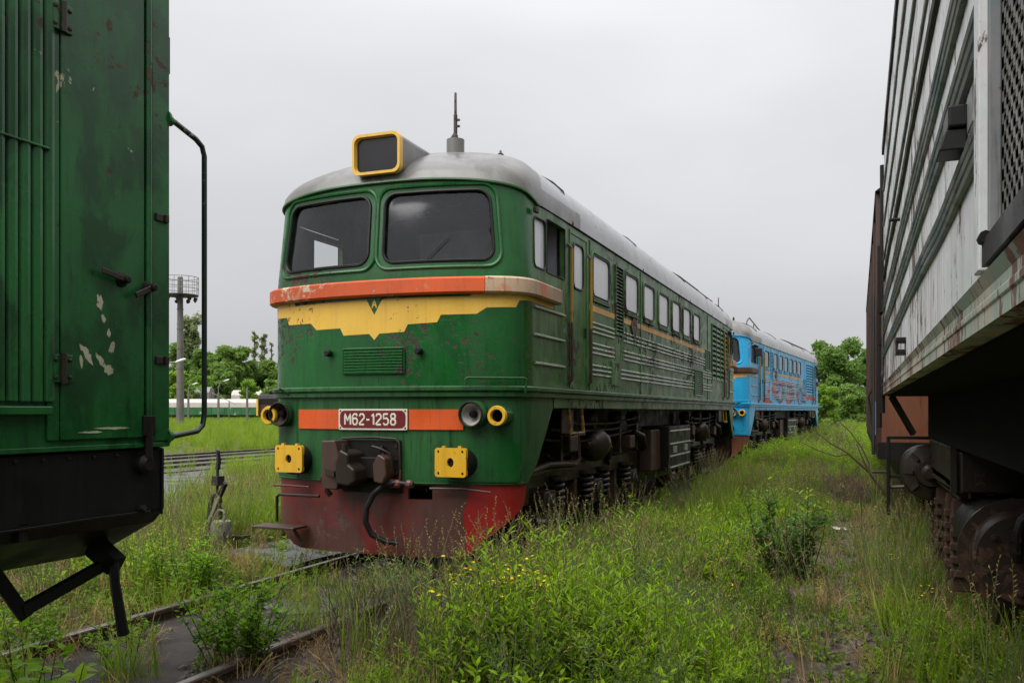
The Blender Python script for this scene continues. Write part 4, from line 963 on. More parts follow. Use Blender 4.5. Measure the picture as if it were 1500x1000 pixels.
scr = paint('bared_primer', (.42, .40, .27), .6, .3, .3, chip=.6, chipcol=(.03, .09, .03), chipscale=30)
for k, (cy, cz, ry, rz, tl) in enumerate(((2.90, 1.86, .055, .018, -.9), (2.98, 1.835, .05, .013, -.8), (3.04, 1.90, .03, .018, 1.2), (3.02, 1.80, .025, .03, .5), (2.97, 2.09, .018, .035, .2), (2.99, 2.02, .012, .02, .4), (3.05, 1.545, .10, .006, 0), (2.93, 1.53, .07, .005, 0), (3.02, 1.96, .01, .02, .1), (2.87, 1.83, .008, .03, .1))):
    rr_ = np.random.default_rng(k+5); Pp = []
    for t in np.linspace(0, 2*PI, 22)[:-1]:
        a = ry*math.cos(t)*rr_.uniform(.6, 1.15); b = rz*math.sin(t)*rr_.uniform(.5, 1.2); Pp.append((cy+a*math.cos(tl)-b*math.sin(tl), cz+a*math.sin(tl)+b*math.cos(tl)))
    m = MB(); m.prism(Pp, lambda u, v, w: (w, u, v), SX+.010, SX+.0148+.0002*k); shb(m, 'scraped_patch', scr, smooth=0)
for y_ in np.arange(2.45, 3.36, .13):
    m = MB(); m.lathe((-3.102, float(y_), 1.42), (1, 0, 0), [(0, .011), (.006, .010), (.009, .005)], 8); shb(m, 'rivet', M['shuntblack'])
m = MB(); m.tube([(-3.098, 3.375, 1.13), (-3.098, 3.375, 1.44)], .006, 6); shb(m, 'weld_seam', M['shuntblack'])
m = MB(); m.tube([(-3.098, y_, 1.152+.002*math.sin(y_*9)) for y_ in np.arange(1.8, 3.4, .1)], .006, 6); shb(m, 'weld_seam', M['shuntblack'])
# step irons hanging below
m = MB(); m.bar((-3.36, 3.22, .99), (-3.22, 3.22, .90), .07, .09); m.tube([(-3.23, 3.21, .92), (-3.21, 3.20, .82), (-3.19, 3.23, .58)], [.024, .022, .026], 8); st_ = shb(m, 'step_iron', M['shuntblack'])
m = MB(); m.bar((-3.28, 3.18, .90), (-3.3, 2.78, .775), .035, .05); m.bar((-3.36, 2.66, 1.0), (-3.3, 2.80, .745), .035, .055); shb(m, 'step_brace', M['shuntblack'])
m = MB()
for y in (-6.5, -4.4, -2.3, .2, 2.0): pass
m.box(-5.6, -3.6, -8.5, 1.5, .4, .95); shb(m, 'bogie', M['dark'])

# ------------------------------------------------------------------ peeling white locomotive along the right edge
RX = .24; RC = 1.74; K = .24/.9326; YE = 9.75
wl = empty('white_locomotive', (RC, 1, 0), label='old locomotive with peeling white ribbed side and mesh grille at the right edge', cat='locomotive')
def wlb(m, name, mt, parent=None, **k):
    m.v = [(x-RC, y-1, z) for x, y, z in m.v]
    if parent is None: parent = wl
    return m.build(name, mt, parent, **k)
def zk(k): return EYE+k*K
YG = 1.955   # end of the grille opening nearest the far side
m = MB()
G = [(y, z) for y in np.arange(-6, 9.7, .12) for z in np.arange(1.9, 4.2, .16)]
vs, fs = sheet([(-6, 1.895), (YE, 1.895), (YE, 4.23), (-6, 4.23)], [[(-.4, 1.93), (YG, 1.93), (YG, 3.6), (-.4, 3.6)]], G, .12)
dent = .006*(fbm(vs[:, 0]*1.3, vs[:, 1]*2, 20)-.47)*2
m.add([(RX+float(d), u, v) for (u, v), d in zip(vs, dent)], fs)
wlb(m, 'side_wall', M['white'], smooth=60)
m = MB(); m.prism([(-.02, 1.775), (.0, 1.772), (.0, 1.86), (-.012, 1.885), (.0, 1.893), (.05, 1.893), (.05, 1.775)], lambda u, v, w: (RX+u-.004, w, v), -6, YE+.01)
wlb(m, 'sill_beam', M['cream_sill'], smooth=20)
m = MB(); m.box(RX-.008, RX+.0, -6, YE+.006, 1.822, 1.84); wlb(m, 'sill_crease', M['cream_sill'], bevel=.004)
for zs, r in (((3.12,), .012), ((2.92,), .02), ((2.70, 2.652, 2.606), .013), ((2.462, 2.42, 2.378), .014), ((2.222, 2.193, 2.160), .013), ((2.245,), .006), ((3.45,), .012), ((3.8,), .014)):
    for z in zs:
        m = MB(); sag = lambda y, z=z: -.016*math.exp(-((y-3.1)/.5)**2)*(1 if z < 2.25 else .2)+.004*math.sin(y*1.7+z*9)
        m.tube([(RX-.002, y, z+sag(y)) for y in np.arange(YG+.13, YE-.15, .22)], r, 8); wlb(m, 'rib', M['ribdark'] if r < .02 else M['iron'])
# upright frame of the grille, the grille and its shadowy box
for a, b, p in ((YG, YG+.016, -.004), (YG+.05, YG+.125, -.016)):
    m = MB(); m.box(RX+p, RX+.02, a, b, 1.90, 4.2); wlb(m, 'grille_post', M['white'] if p < -.015 else M['ribdark'], bevel=.004)
m = MB(); m.bar((RX+.0, YG+.005, 1.925), (RX+.0, -.4, 1.925), .03, .05); m.tube([(RX-.012, YG-.03, 1.955), (RX-.012, YG+.01, 1.955)], .012, 8); wlb(m, 'grille_rail', M['dark'])
m = MB(); pitch = .0215; rows = int((3.5-1.95)/pitch); cw = .054
for i in range(rows):
    z = 1.955+i*pitch; m.add([(RX+.022+o, y, z+h+.0025*math.sin(y*130+i*2)) for y in np.linspace(.95, YG-.012, 22) for o, h in ((0, -.0025), (-.002, .0025))], [(2*j, 2*j+1, 2*j+3, 2*j+2) for j in range(21)])
    for j in range(int(.95/cw)):
        y = YG-.012-j*cw-(cw/2 if i % 2 else 0)
        m.add([(RX+.021, y-.006, z), (RX+.020, y+.006, z+.001), (RX+.020, y+.010, z+pitch), (RX+.021, y-.002, z+pitch)], [(0, 1, 2, 3)])
gr = wlb(m, 'grille_mesh', M['mesh'], kind='stuff', smooth=0, fix=False)
sol = gr.modifiers.new('depth', 'SOLIDIFY'); sol.thickness = .0012
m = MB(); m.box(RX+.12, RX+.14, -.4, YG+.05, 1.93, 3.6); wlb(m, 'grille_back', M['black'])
# marker bracket, catches, end irons
m = MB(); m.box(RX-.042, RX+.002, 2.34, 2.47, 2.29, 2.342); bo = wlb(m, 'marker_box', M['rubber'], bevel=.006)
m = MB(); m.prism([(0, 2.287), (-.046, 2.287), (-.062, 2.238), (-.0, 2.238)], lambda u, v, w: (RX+u, w, v), 2.35, 2.46); wlb(m, 'marker_shade', M['rubber'], bo, bevel=.004)
m = MB(); m.box(RX-.002, RX+.003, 2.24, 2.34, 2.27, 2.35); wlb(m, 'marker_plate', M['ribdark'], bo)
for y, z in ((5.2, 1.955),):
    m = MB(); m.box(RX-.05, RX, y, y+.16, z+.035, z+.06); m.box(RX-.05, RX, y, y+.16, z-.03, z-.005); m.box(RX-.05, RX-.04, y+.01, y+.15, z-.005, z+.035); wlb(m, 'bracket', M['dark'], bevel=.004)
m = MB(); m.tube([(RX, 6.0, 2.8), (RX-.06, 6.0, 2.8)], .011, 8); wlb(m, 'peg', M['dark'])
m = MB(); m.box(RX-.018, RX+.02, -6, YE+.02, 4.20, 4.29); wlb(m, 'roof_gutter', M['dark'], bevel=.006)
m = MB(); m.prism([(-1.5, 4.26), (-1.3, 4.42), (-.7, 4.6), (0, 4.66), (.7, 4.6), (1.3, 4.42), (1.5, 4.26)], lambda u, v, w: (RC+u, w, v), -6, YE); wlb(m, 'roof', M['grey'], smooth=30)
m = MB(); m.box(RX+.02, RX+3.0, YE-.1, YE, 1.775, 4.25); m.box(RX+.05, RX+2.97, -6, -5.9, 1.775, 4.25); m.box(RX+2.96, RX+3.0, -5.9, YE-.1, 1.775, 4.25); wlb(m, 'end_wall', M['white'])
m = MB(); m.box(RX+.03, RX+2.95, -5.9, YE-.15, 1.765, 1.774); m.box(.62, 2.86, -5.85, 9.35, 1.37, 1.764); m.box(RC-.45, RC+1.2, -5.9, YE-.3, .72, 1.699); wlb(m, 'underframe', M['black'])  # blocks added to close off light under the body, coloured near-black for shade
for z in (2.62, 2.30): m = MB(); m.tube([(RX-.03, YE-.1, z), (RX-.03, YE+.12, z)], .014, 8); wlb(m, 'end_bracket', M['dark'])
m = MB(); m.tube([(RX-.035, YE+.10, 1.45), (RX-.035, YE+.10, 3.3)], .022, 8); m.tube([(RX-.01, YE+.02, 1.6), (RX-.01, YE+.02, 4.1)], .025, 8); wlb(m, 'end_rail', M['dark'])
m = MB(); m.tube([(RX+.02, YE-.25, 2.6), (RX-.012, YE-.25, 2.55), (RX-.012, YE-.25, 1.98)], .016, 8); m.lathe((RX-.012, YE-.25, 1.95), (0, 0, 1), [(0, .018), (.03, .026), (.06, .02)], 8); wlb(m, 'end_pipe', M['iron'])
# running gear seen below the sill
m = MB(); o = (.86, 5.62, .80); m.lathe(o, (0, 1, 0), [(0, .245), (.02, .255), (.30, .255)], 36); rs = wlb(m, 'air_cylinder', M['grime'], smooth=40)
m = MB(); m.lathe((.86, 5.84, .80), (0, 1, 0), [(0, .30), (.0, .318), (.03, .318), (.03, .26)], 36); wlb(m, 'flange', M['wheelsteel'], rs)
m = MB(); m.lathe((.86, 5.90, .80), (0, 1, 0), [(0, .22), (1.3, .22)], 24); wlb(m, 'cylinder_body', M['dark'], rs)
for a in np.arange(0, 2*PI, PI/3):
    m = MB(); m.lathe((.86+.19*math.cos(a+.4), 5.625, .80+.19*math.sin(a+.4)), (0, -1, 0), [(0, .022), (.02, .022), (.022, .01), (.035, .01)], 6); wlb(m, 'bolt', M['grime'], rs)
m = MB(); m.tube([(.81, 5.56, .80), (.81, 5.54, .86), (.81, 5.53, .95), (.83, 5.53, 1.02), (.88, 5.53, 1.07), (.96, 5.53, 1.085), (1.5, 5.53, 1.08)], .03, 10); m.lathe((.81, 5.55, .845), (0, 0, 1), [(0, .042), (.05, .042), (.05, .032), (.065, .032), (.065, .05), (.125, .05)], 6); wlb(m, 'elbow_pipe', M['dark'], rs)
bg_ = MB(); bg_.box(.66, 2.82, 6.9, 7.25, 1.05, 1.34); bg_.box(.62, .95, 7.0, 9.4, 1.06, 1.14); bg_.box(2.5, 2.85, 2.0, 9.4, .7, 1.1); bg_.box(.70, .86, 6.4, 9.5, .62, .80); bo = wlb(bg_, 'bogie_frame', M['grime'], bevel=.02)
m = MB(); m.prism([(6.95, 1.06), (6.95, 1.30), (7.15, 1.365), (9.2, 1.365), (9.2, 1.06)], lambda u, v, w: (w, u, v), .62, 1.0); wlb(m, 'brake_box', M['grime'], bo, bevel=.015)
m = MB(); m.prism([(6.94, 1.05), (6.94, 1.38), (6.90, 1.05)], lambda u, v, w: (w, u, v), .60, .64); wlb(m, 'bracket', M['grime'], bo)
for y in (7.6, 9.2):
    m = MB(); m.lathe((1.06, y, .525), (-1, 0, 0), [(0, .56), (.03, .555), (.035, .525), (.13, .515), (.13, .44), (.09, .2), (.15, .15), (.15, .01)], 36); wlb(m, 'wheel', M['wheelsteel'], bo)
for y in (8.9, 9.9):
    s_ = .82 if y < 9.5 else .7
    m = MB(); m.lathe((.62, y, 1.06), (0, 1, 0), [(0, .05), (.03, .10*s_), (.03, .15*s_), (.08, .17*s_), (.10, .29*s_), (.12, .31*s_), (.16, .315*s_), (.18, .30*s_), (.5, .28*s_)], 30)
    for k in range(8): a = k*PI/4; m.bar((.62+.15*math.cos(a), y+.06, 1.06+.15*math.sin(a)), (.62+.28*s_*math.cos(a), y+.10, 1.06+.28*s_*math.sin(a)), .02, .03)
    m.box(.58, .66, y-.12, y, 1.02, 1.10); wlb(m, 'brake_cylinder', M['grime'], bo)
m = MB(); m.bar((.62, 8.8, 1.06), (.64, 7.1, 1.08), .03, .03); m.bar((.66, 8.8, 1.0), (.68, 7.1, 1.0), .015, .02); wlb(m, 'push_rod', M['wheelsteel'], bo)
for y in (7.5, 8.0, 9.0, 9.35):
    m = MB(); m.prism([(-.06, -.35), (.08, -.35), (.12, -.1), (.06, .3), (-.05, .35)], lambda u, v, w: (w, y+u, .62+v), .66, .82)
    for k in range(5): m.box(.64, .84, y-.1, y-.05, .38+k*.1, .44+k*.1)
    wlb(m, 'brake_shoe', M['brownrust'], bo, bevel=.01)
m = MB(); m.box(.27, .30, 9.72, 9.90, .58, 1.36); m.box(.27, .9, 9.72, 9.90, 1.34, 1.37); m.box(.29, .44, 9.74, 9.77, .95, .98); st_ = wlb(m, 'hanging_step', M['dark'], bevel=.006)
m = MB(); m.tube([(.30, 9.75, .86), (.42, 9.7, .87), (.52, 9.72, .93)], .018, 8); m.box(.14, .28, 10.2, 10.35, .96, .985); wlb(m, 'step_plate', M['wheelsteel'], st_)
m = MB(); m.bar((.30, 9.3, 1.76), (.5, 9.5, 1.4), .04, .05); wlb(m, 'strut', M['dark'])

# rust-coloured wagon standing beyond it
rw = empty('rusty_wagon', (1.74, 18, 0), label='rust-orange wagon standing beyond the peeling white locomotive', cat='wagon')
def rwb(m, name, mt, **k):
    m.v = [(x-1.74, y-18, z) for x, y, z in m.v]; return m.build(name, mt, rw, **k)
m = MB(); m.box(.26, 3.22, 11.6, 25.5, 1.25, 4.25); rwb(m, 'body', M['orangerust'])
m = MB(); m.prism([(-1.55, 4.251), (-1.2, 4.5), (0, 4.65), (1.2, 4.5), (1.55, 4.251)], lambda u, v, w: (1.74+u, w, v), 11.55, 25.55); rwb(m, 'roof', M['dark'])
for y in np.arange(11.7, 25.6, 1.72): m = MB(); m.box(.20, .262, y-.06, y+.06, 1.2, 4.24); rwb(m, 'post', M['brownrust'], bevel=.008)
m = MB(); m.box(.22, 3.25, 11.5, 25.6, 1.05, 1.249); rwb(m, 'sole_bar', M['dark'])
m = MB(); m.box(.19, .225, 13.0, 13.35, 1.3, 1.75); rwb(m, 'blue_panel', M['blue_side'])
for y in (13.4, 15.2, 21.9, 23.7):
    for x in (.95, 2.53): m = MB(); m.lathe((x-.065, y, .475), (1, 0, 0), [(0, .51), (.03, .505), (.03, .475), (.13, .47)], 28); rwb(m, 'wheel', M['wheelsteel'])
for y in (14.3, 22.8): m = MB(); m.box(.75, 2.73, y-1.3, y+1.3, .4, .7); m.box(1.4, 2.1, y-.3, y+.3, .7, 1.05); rwb(m, 'bogie', M['dark'])
m = MB(); m.box(.5, 3.0, 12, 25, .72, 1.049); rwb(m, 'underframe', M['dark'])
m = MB(); m.tube([(.17, 11.55, 3.0), (.17, 11.55, 1.1)], .02, 6); m.tube([(.17, 11.8, 1.9), (.12, 11.85, 1.8), (.17, 11.9, 1.4)], .012, 6); rwb(m, 'hand_rail', M['iron'])

# ------------------------------------------------------------------ yard behind: lever, mast, lamps, wagons
def at(px, dp):
    r = (px-750)/F*dp; return r*math.cos(TH)-dp*math.sin(TH), r*math.sin(TH)+dp*math.cos(TH)
def hz(py, dp): return EYE+(602-py)/F*dp
sw = empty('switch_lever', (-7.60, 9.25, -.10), math.radians(-20), label='black hand lever for the points with a pale counterweight beside the pad', cat='points lever')
m = MB(); m.box(-.42, .38, -.14, .14, .0, .05); m.box(-.42, -.3, -.16, .16, .05, .09); m.build('base_plate', M['iron'], sw, bevel=.01)
m = MB(); m.tube([(-.22, 0, .04), (-.2, 0, .3), (-.17, 0, .52), (-.10, 0, .64), (.0, 0, .67), (.07, 0, .62), (.08, 0, .05)], .028, 8); m.prism([(-.3, .05), (-.12, .05), (-.17, .36), (-.22, .36)], lambda u, v, w: (u, w, v), -.03, .03); m.build('bowed_frame', M['iron'], sw)
m = MB(); m.tube([(.0, .0, .05), (.01, 0, .98)], .02, 8); m.box(-.05, .09, -.05, .05, .78, .90); m.prism([(-.02, .98), (.04, .98), (.06, 1.10), (.03, 1.22), (.0, 1.24), (.02, 1.1)], lambda u, v, w: (u, w, v), -.02, .02); m.build('lever_rod', M['iron'], sw)
m = MB(); m.bar((-.10, -.06, .30), (.20, -.06, .70), .035, .055); hn = m.build('lever_arm', M['palebucket'], sw, bevel=.006)
m = MB(); m.bar((.17, -.062, .66), (.30, -.06, .83), .045, .06); m.build('grip', M['rubber'], hn, bevel=.008)
m = MB(); m.lathe((.26, -.1, .06), (.04, 0, 1), [(0, .13), (.03, .135), (.27, .125), (.30, .115)], 20); ct = m.build('counterweight', M['palebucket'], sw)
m = MB(); m.tube([(.17, -.1, .35), (.17, -.1, .46), (.20, -.1, .49), (.31, -.1, .49), (.34, -.1, .46), (.34, -.1, .35)], .013, 8); m.build('ring_handle', M['palebucket'], ct)
m = MB(); m.bar((.40, -.10, .16), (.82, -.05, .20), .04, .045); m.bar((.36, -.1, .2), (.44, -.1, .12), .09, .09); m.build('push_rod', M['rubber'], sw)

X, Y = at(264, 95)
ms = empty('floodlight_mast', (X, Y, -.1), .4, label='tall pole carrying a round railed lamp platform near its top', cat='mast')
zt = hz(432, 95)
m = MB(); m.lathe((0, 0, 0), (0, 0, 1), [(0, .40), (6, .36), (zt+2.0, .27)], 14)
for k in range(6): m.lathe((0, 0, 2+k*2.1), (0, 0, 1), [(0, .41-.012*k), (.1, .41-.012*k)], 14)
m.build('pole', M['concrete'], ms)
m = MB(); Rb = 1.85
m.lathe((0, 0, zt), (0, 0, 1), [(0, .3), (0, Rb), (.10, Rb), (.10, .3)], 32, cap=False); m.build('platform', M['iron'], ms)
for z in (.75, 1.4, 1.95): m = MB(); m.ring((0, 0, zt+z), (0, 0, 1), Rb, .035, 36, 6); m.build('guard_rail', M['grey'], ms)
p0 = None
for k in range(16):
    a = 2*PI*k/16
    if p0 is None: m = MB(); m.cyl((0, 0, 0), (0, 0, 1.9), .03, 6); p0 = m.build('baluster', M['grey'], ms); p0.location = (Rb*math.cos(a), Rb*math.sin(a), zt+.08)
    else: again(p0, ms, (Rb*math.cos(a), Rb*math.sin(a), zt+.08))
for k in range(9): a = k*.7; m = MB(); m.lathe((1.45*math.cos(a), 1.45*math.sin(a), zt-.28), (math.cos(a), math.sin(a), -.5), [(0, .1), (.3, .24)], 12); m.build('floodlight', M['iron'], ms)

def lamp(px, dp, ytop, label, arm, name='street_lamp', grp=None, base=None, r=.13):
    X, Y = at(px, dp); h = hz(ytop, dp)+.1
    o = empty(name, (X, Y, -.1), TH, label=label, cat='street lamp' if arm else 'concrete post')
    m = MB(); m.prism([(-r, -r), (r, -r), (r, r), (-r, r)], lambda u, v, w: (u*(1-.03*w), v*(1-.03*w), w), 0, h); m.build('post', M['concrete'], o, bevel=.02)
    if arm:
        dx, dz = arm; m = MB(); m.tube([(0, 0, h-.1), (0, 0, h+dz*.5), (dx*.35, 0, h+dz*.95), (dx, 0, h+dz)], .045, 8); m.build('arm', M['grey'], o)
        sx = 1 if dx > 0 else -1
        m = MB(); q = [(0, .04), (.15, .08), (.45, .11), (.7, .08), (.78, .015)]; m.lathe((dx-.1*sx, 0, h+dz-.02), (sx, 0, .32), q, 12); m.build('lamp_head', M['lampwhite'], o)
    return o
lamp(320, 112, 575, 'lamp post with a white head on a bent arm before the green wagon', (.75, 1.45))
lamp(362, 112, 567, 'bare concrete post standing by the dark brown engine', None, 'concrete_post')
lamp(276, 118, 573, 'short lamp post with a white head drooping right beside the mast', (.6, .9))
lamp(243, 60, 541, 'lamp post half hidden behind the shunter, white head turned up', (.72, .5))
X, Y = at(309, 113)
o = empty('barrier_arm', (X, Y, -.1), TH, label='long thin slanting pole on a short stand in front of the willows', cat='barrier')
m = MB(); m.bar((0, 0, 4.1), (3.1, 0, 2.6), .08, .08); m.build('pole', M['grey'], o); m = MB(); m.cyl((0, 0, 3.4), (0, 0, 4.3), .09, 8); m.cyl((2.3, 0, 0), (2.3, 0, 3.0), .07, 8); m.build('stand', M['concrete'], o)

def far_wagon(px0, px1, dp, ytop, label, body, roof, ribs=True, name='freight_wagon', lift=1.0, cat='wagon'):
    (xa, ya), (xb, yb) = at(px0, dp), at(px1, dp); L = math.hypot(xb-xa, yb-ya); H = hz(ytop, dp)
    o = empty(name, (xa, ya, 0), math.atan2(yb-ya, xb-xa), label=label, cat=cat)
    m = MB(); m.box(0, L, 0, 3, lift, H*.62); b = m.build('body', body, o, smooth=0)
    m = MB(); zb = H*.62; m.prism([(-.03, zb+.002), (.0, zb+(H-zb)*.55), (.5, zb+(H-zb)*.85), (1.5, H), (2.5, zb+(H-zb)*.85), (3.0, zb+(H-zb)*.55), (3.03, zb+.002)], lambda u, v, w: (w, u, v), -.05, L+.05); m.build('roof', roof, o, smooth=25)
    if ribs:
        r0 = None
        for k in range(max(2, int(L/1.2))):
            if r0 is None: m = MB(); m.box(0, .09, -.05, .0, lift, zb-.02); r0 = m.build('post', body, o); r0.location = (.3, 0, 0)
            else: again(r0, o, (.3+k*1.2, 0, 0))
        m = MB(); m.box(L*.55, L*.55+2, -.08, -.01, lift+.1, zb-.05); m.build('sliding_door', body, o)
    m = MB(); m.box(.2, L-.2, .3, 2.7, .6, lift-.01)
    for c_ in (2.5, L-2.5):
        for q in (-.9, .9): m.lathe((c_+q, .25, .48), (0, 1, 0), [(0, .48), (.14, .48)], 14)
    m.build('running_gear', M['dark'], o)
far_wagon(231, 376, 146, 584, 'long green wagon with a dirty white rounded roof across the yard', M['farwagon'], M['roofwhite'])
far_wagon(377.5, 420, 146, 577, 'dark brown engine with a yellow edge at the end of the far row', M['brownrust'], M['dark'], name='brown_engine', cat='locomotive')
X, Y = at(377, 145.6); m = MB(); m.box(-.14, .14, -.1, .1, .9, 3.6); o = m.build('yellow_post', M['yellow'], None); o.location = (X, Y, 0); tag(o, 'thin yellow post beside the dark brown engine', 'post')
far_wagon(339, 392, 172, 571, 'wagon with a rusty pink and white roof showing above the green wagon', M['orangerust'], M['roofwhite'], False)
far_wagon(245, 268, 172, 573, 'low wagon with a reddish roof showing left of the mast', M['orangerust'], M['roofwhite'], False)
far_wagon(270, 306, 168, 566, 'grey green engine with a pale cab roof showing above the green wagon', M['farwagon'], M['grey'], False, 'far_engine', cat='locomotive')

# ------------------------------------------------------------------ trees
L_ = dict(
    deep=leafmat('deep_green_leaves', (.085, .17, .032), (.18, .30, .06)),
    mid=leafmat('mid_green_leaves', (.12, .21, .04), (.24, .37, .08)),
    lime=leafmat('lime_green_leaves', (.13, .25, .025), (.25, .40, .05)),
    pale=leafmat('poplar_leaves', (.16, .21, .09), (.30, .36, .16)))
def leaf_cloud(rs, centers, radii, n, size, squash=1.0):
    """n small two-triangle leaves gathered in clumps"""
    k = rs.integers(0, len(centers), n); c = centers[k]; r = radii[k][:, None]
    v = rs.normal(size=(n, 3)); v /= np.linalg.norm(v, axis=1)[:, None]; p = c+v*r*(rs.random((n, 1))**.45)*np.array([1, 1, squash])
    a = rs.normal(size=(n, 3)); a[:, 2] *= .6; a /= np.linalg.norm(a, axis=1)[:, None]
    b = np.cross(a, v+rs.normal(size=(n, 3))*.7); b /= np.linalg.norm(b, axis=1)[:, None]+1e-6
    s = size*rs.uniform(.6, 1.3, (n, 1))
    V = np.stack([p-a*s, p+b*s*.42, p+a*s, p-b*s*.42], 1).reshape(-1, 3)
    return V, np.arange(n*4).reshape(n, 4)
def tree(name, loc, h, w, label, mat_, n, leaf, shape='round', seed=0, grp=None, trunk=.12, low=.22):
    rs = np.random.default_rng(seed); o = empty(name, loc, rs.uniform(0, 6), label=label, cat='tree', group=grp)
    m = MB(); lean = rs.normal(size=2)*.03*h
    top = (lean[0], lean[1], h*(.9 if shape != 'round' else .7)); m.tube([(0, 0, -.3), (lean[0]*.3, lean[1]*.3, h*.3), top], [h*trunk*.16, h*trunk*.11, h*.006], 8)
    cs = []; rr = []
    nb = 16 if shape == 'round' else 20
    for i in range(nb):
        t = low+(1-low)*(i+rs.random())/nb; a = i*2.4+rs.random()
        if shape == 'round': rad = w/2*math.sqrt(max(.05, 1-((t-.55)/.5)**2))*rs.uniform(.55, 1)
        else: rad = w/2*(1-.55*t)*rs.uniform(.5, 1)
        z = h*t*.93; e = (rad*math.cos(a)+lean[0]*t, rad*math.sin(a)+lean[1]*t, z)
        b0 = (lean[0]*t*.8, lean[1]*t*.8, max(h*.12, z-rad*(.7 if shape == 'round' else 1.6)))
        m.tube([b0, tuple((p+q)/2+rs.normal()*.03*w for p, q in zip(b0, e)), e], [h*.008, h*.005, h*.002], 5)
        for j in range(4):
            f = .45+.55*(j+1)/4; cs.append([b0[k]+(e[k]-b0[k])*f+rs.normal()*w*.06 for k in range(3)]); rr.append(w*(.17 if shape == 'round' else .19)*rs.uniform(.6, 1.25))
    m.build('trunk', M['bark'], o)
    if n:
        V, Fc = leaf_cloud(rs, np.array(cs), np.array(rr), n, leaf, .8 if shape == 'round' else 1.3)
        me = bpy.data.meshes.new('crown'); me.from_pydata(V.tolist(), [], Fc.tolist()); link('crown', me, o, L_[mat_])
    return o
TL = [('poplar_tree', 276, 200, 456, 40, 'pale', 9000, .45, 'tall', 'tall dense poplar rising behind the floodlight mast'),
      ('poplar_tree', 255, 205, 498, 26, 'mid', 2500, .5, 'tall', 'shorter poplar half hidden behind the shunter edge'),
      ('willow_tree', 309, 190, 508, 52, 'mid', 9000, .5, 'round', 'round willow right of the floodlight mast and the hand rail'),
      ('willow_tree', 344, 185, 499, 62, 'mid', 11000, .5, 'round', 'tallest round willow over the roof of the green wagon'),
      ('broad_tree', 380, 190, 532, 60, 'deep', 8000, .5, 'round', 'dark round tree behind the bare concrete post'),
      ('broad_tree', 405, 190, 524, 50, 'mid', 8000, .5, 'round', 'round tree partly hidden by the front of the green locomotive'),
      ('young_tree', 258, 165, 542, 44, 'lime', 6000, .42, 'round', 'bright lime tree at the foot of the mast'),
      ('young_tree', 289, 170, 548, 36, 'lime', 3000, .4, 'round', 'small bright tree between mast and lamp post'),
      ('young_tree', 361, 165, 552, 30, 'lime', 3000, .4, 'round', 'small bright tree right behind the bare concrete post'),
      ('young_tree', 325, 178, 540, 44, 'mid', 8000, .45, 'round', 'mid green bush-like tree behind the lamp post'),
      ('young_tree', 398, 172, 558, 34, 'mid', 3000, .4, 'round', 'low tree above the brown engine'),
      ('willow_tree', 330, 195, 515, 60, 'mid', 9000, .5, 'round', 'mid height willow between the two larger willows'),
      ('broad_tree', 285, 195, 520, 50, 'deep', 8000, .5, 'round', 'dark tree between the tall poplar and the round willow'),
      ('slender_poplar', 371, 215, 474, 14, 'pale', 900, .42, 'tall', 'thin half-bare poplar, left one of the sparse pair'),
      ('slender_poplar', 389, 215, 477, 16, 'pale', 1000, .42, 'tall', 'thin half-bare poplar, right one of the sparse pair'),
      ('bare_poplar', 379, 220, 486, 9, 'pale', 120, .4, 'tall', 'bare thin poplar between the sparse pair'),
      ('bare_poplar', 399, 218, 490, 10, 'pale', 200, .4, 'tall', 'bare thin poplar closest to the green locomotive')]
for i, (nm, px, dp, yt, wpx, mt, n, lf, shp, lab) in enumerate(TL):
    X, Y = at(px, dp); tree(nm, (X, Y, -.2), hz(yt, dp)+.3, wpx*dp/F, lab, mt, n, lf, shp, 100+i, trunk=.1, low=.12 if shp == 'round' else .2)
TR = [('broad_tree', 1228, 82, 496, 88, 'deep', 18000, .2, 'largest broad tree behind the tail of the blue locomotive'),
      ('broad_tree', 1186, 95, 520, 60, 'deep', 6000, .26, 'dark tree just showing past the blue locomotive roof'),
      ('broad_tree', 1266, 92, 508, 60, 'deep', 7000, .26, 'dark tree close to the rusty wagon'),
      ('broad_tree', 1205, 105, 530, 50, 'deep', 6000, .28, 'lower dark tree behind the largest broad tree'),
      ('bright_bush', 1208, 66, 558, 40, 'lime', 5000, .16, 'lime green bush at the tail of the blue locomotive'),
      ('broad_tree', 1246, 76, 566, 56, 'mid', 9000, .18, 'low leafy tree under the largest broad tree'),
      ('broad_tree', 1300, 110, 520, 70, 'deep', 5000, .3, 'tree hidden beyond the rusty wagon')]
for i, (nm, px, dp, yt, wpx, mt, n, lf, lab) in enumerate(TR[:-1]):
    X, Y = at(px, dp); tree(nm, (X, Y, -.2), hz(yt, dp)+.3, wpx*dp/F, lab, mt, n, lf, 'round', 200+i, trunk=.12, low=.08)

# ------------------------------------------------------------------ weeds and grass
def blades(rs, n, h, spread, w, curve=.5):
    V = []; Fc = []
    for i in range(n):
        a = rs.uniform(0, 2*PI); r = spread*math.sqrt(rs.random()); bx, by = r*math.cos(a), r*math.sin(a); hh = h*rs.uniform(.45, 1.1); a2 = rs.uniform(0, 2*PI); c = curve*hh*rs.uniform(.1, 1)
        dx, dy = math.cos(a2), math.sin(a2); px_, py_ = -dy, dx; ww = w*rs.uniform(.6, 1.3); b = len(V)
        for t, k in ((0, 1), (.4, .95), (.75, .65)):
            x = bx+dx*c*t*t; y = by+dy*c*t*t; z = hh*t*(1-.12*t*curve); V += [(x-px_*ww*k/2, y-py_*ww*k/2, z), (x+px_*ww*k/2, y+py_*ww*k/2, z)]
        V.append((bx+dx*c, by+dy*c, hh*(1-.25*curve*curve))); Fc += [(b, b+1, b+3, b+2), (b+2, b+3, b+5, b+4), (b+4, b+5, b+6)]
    return V, Fc
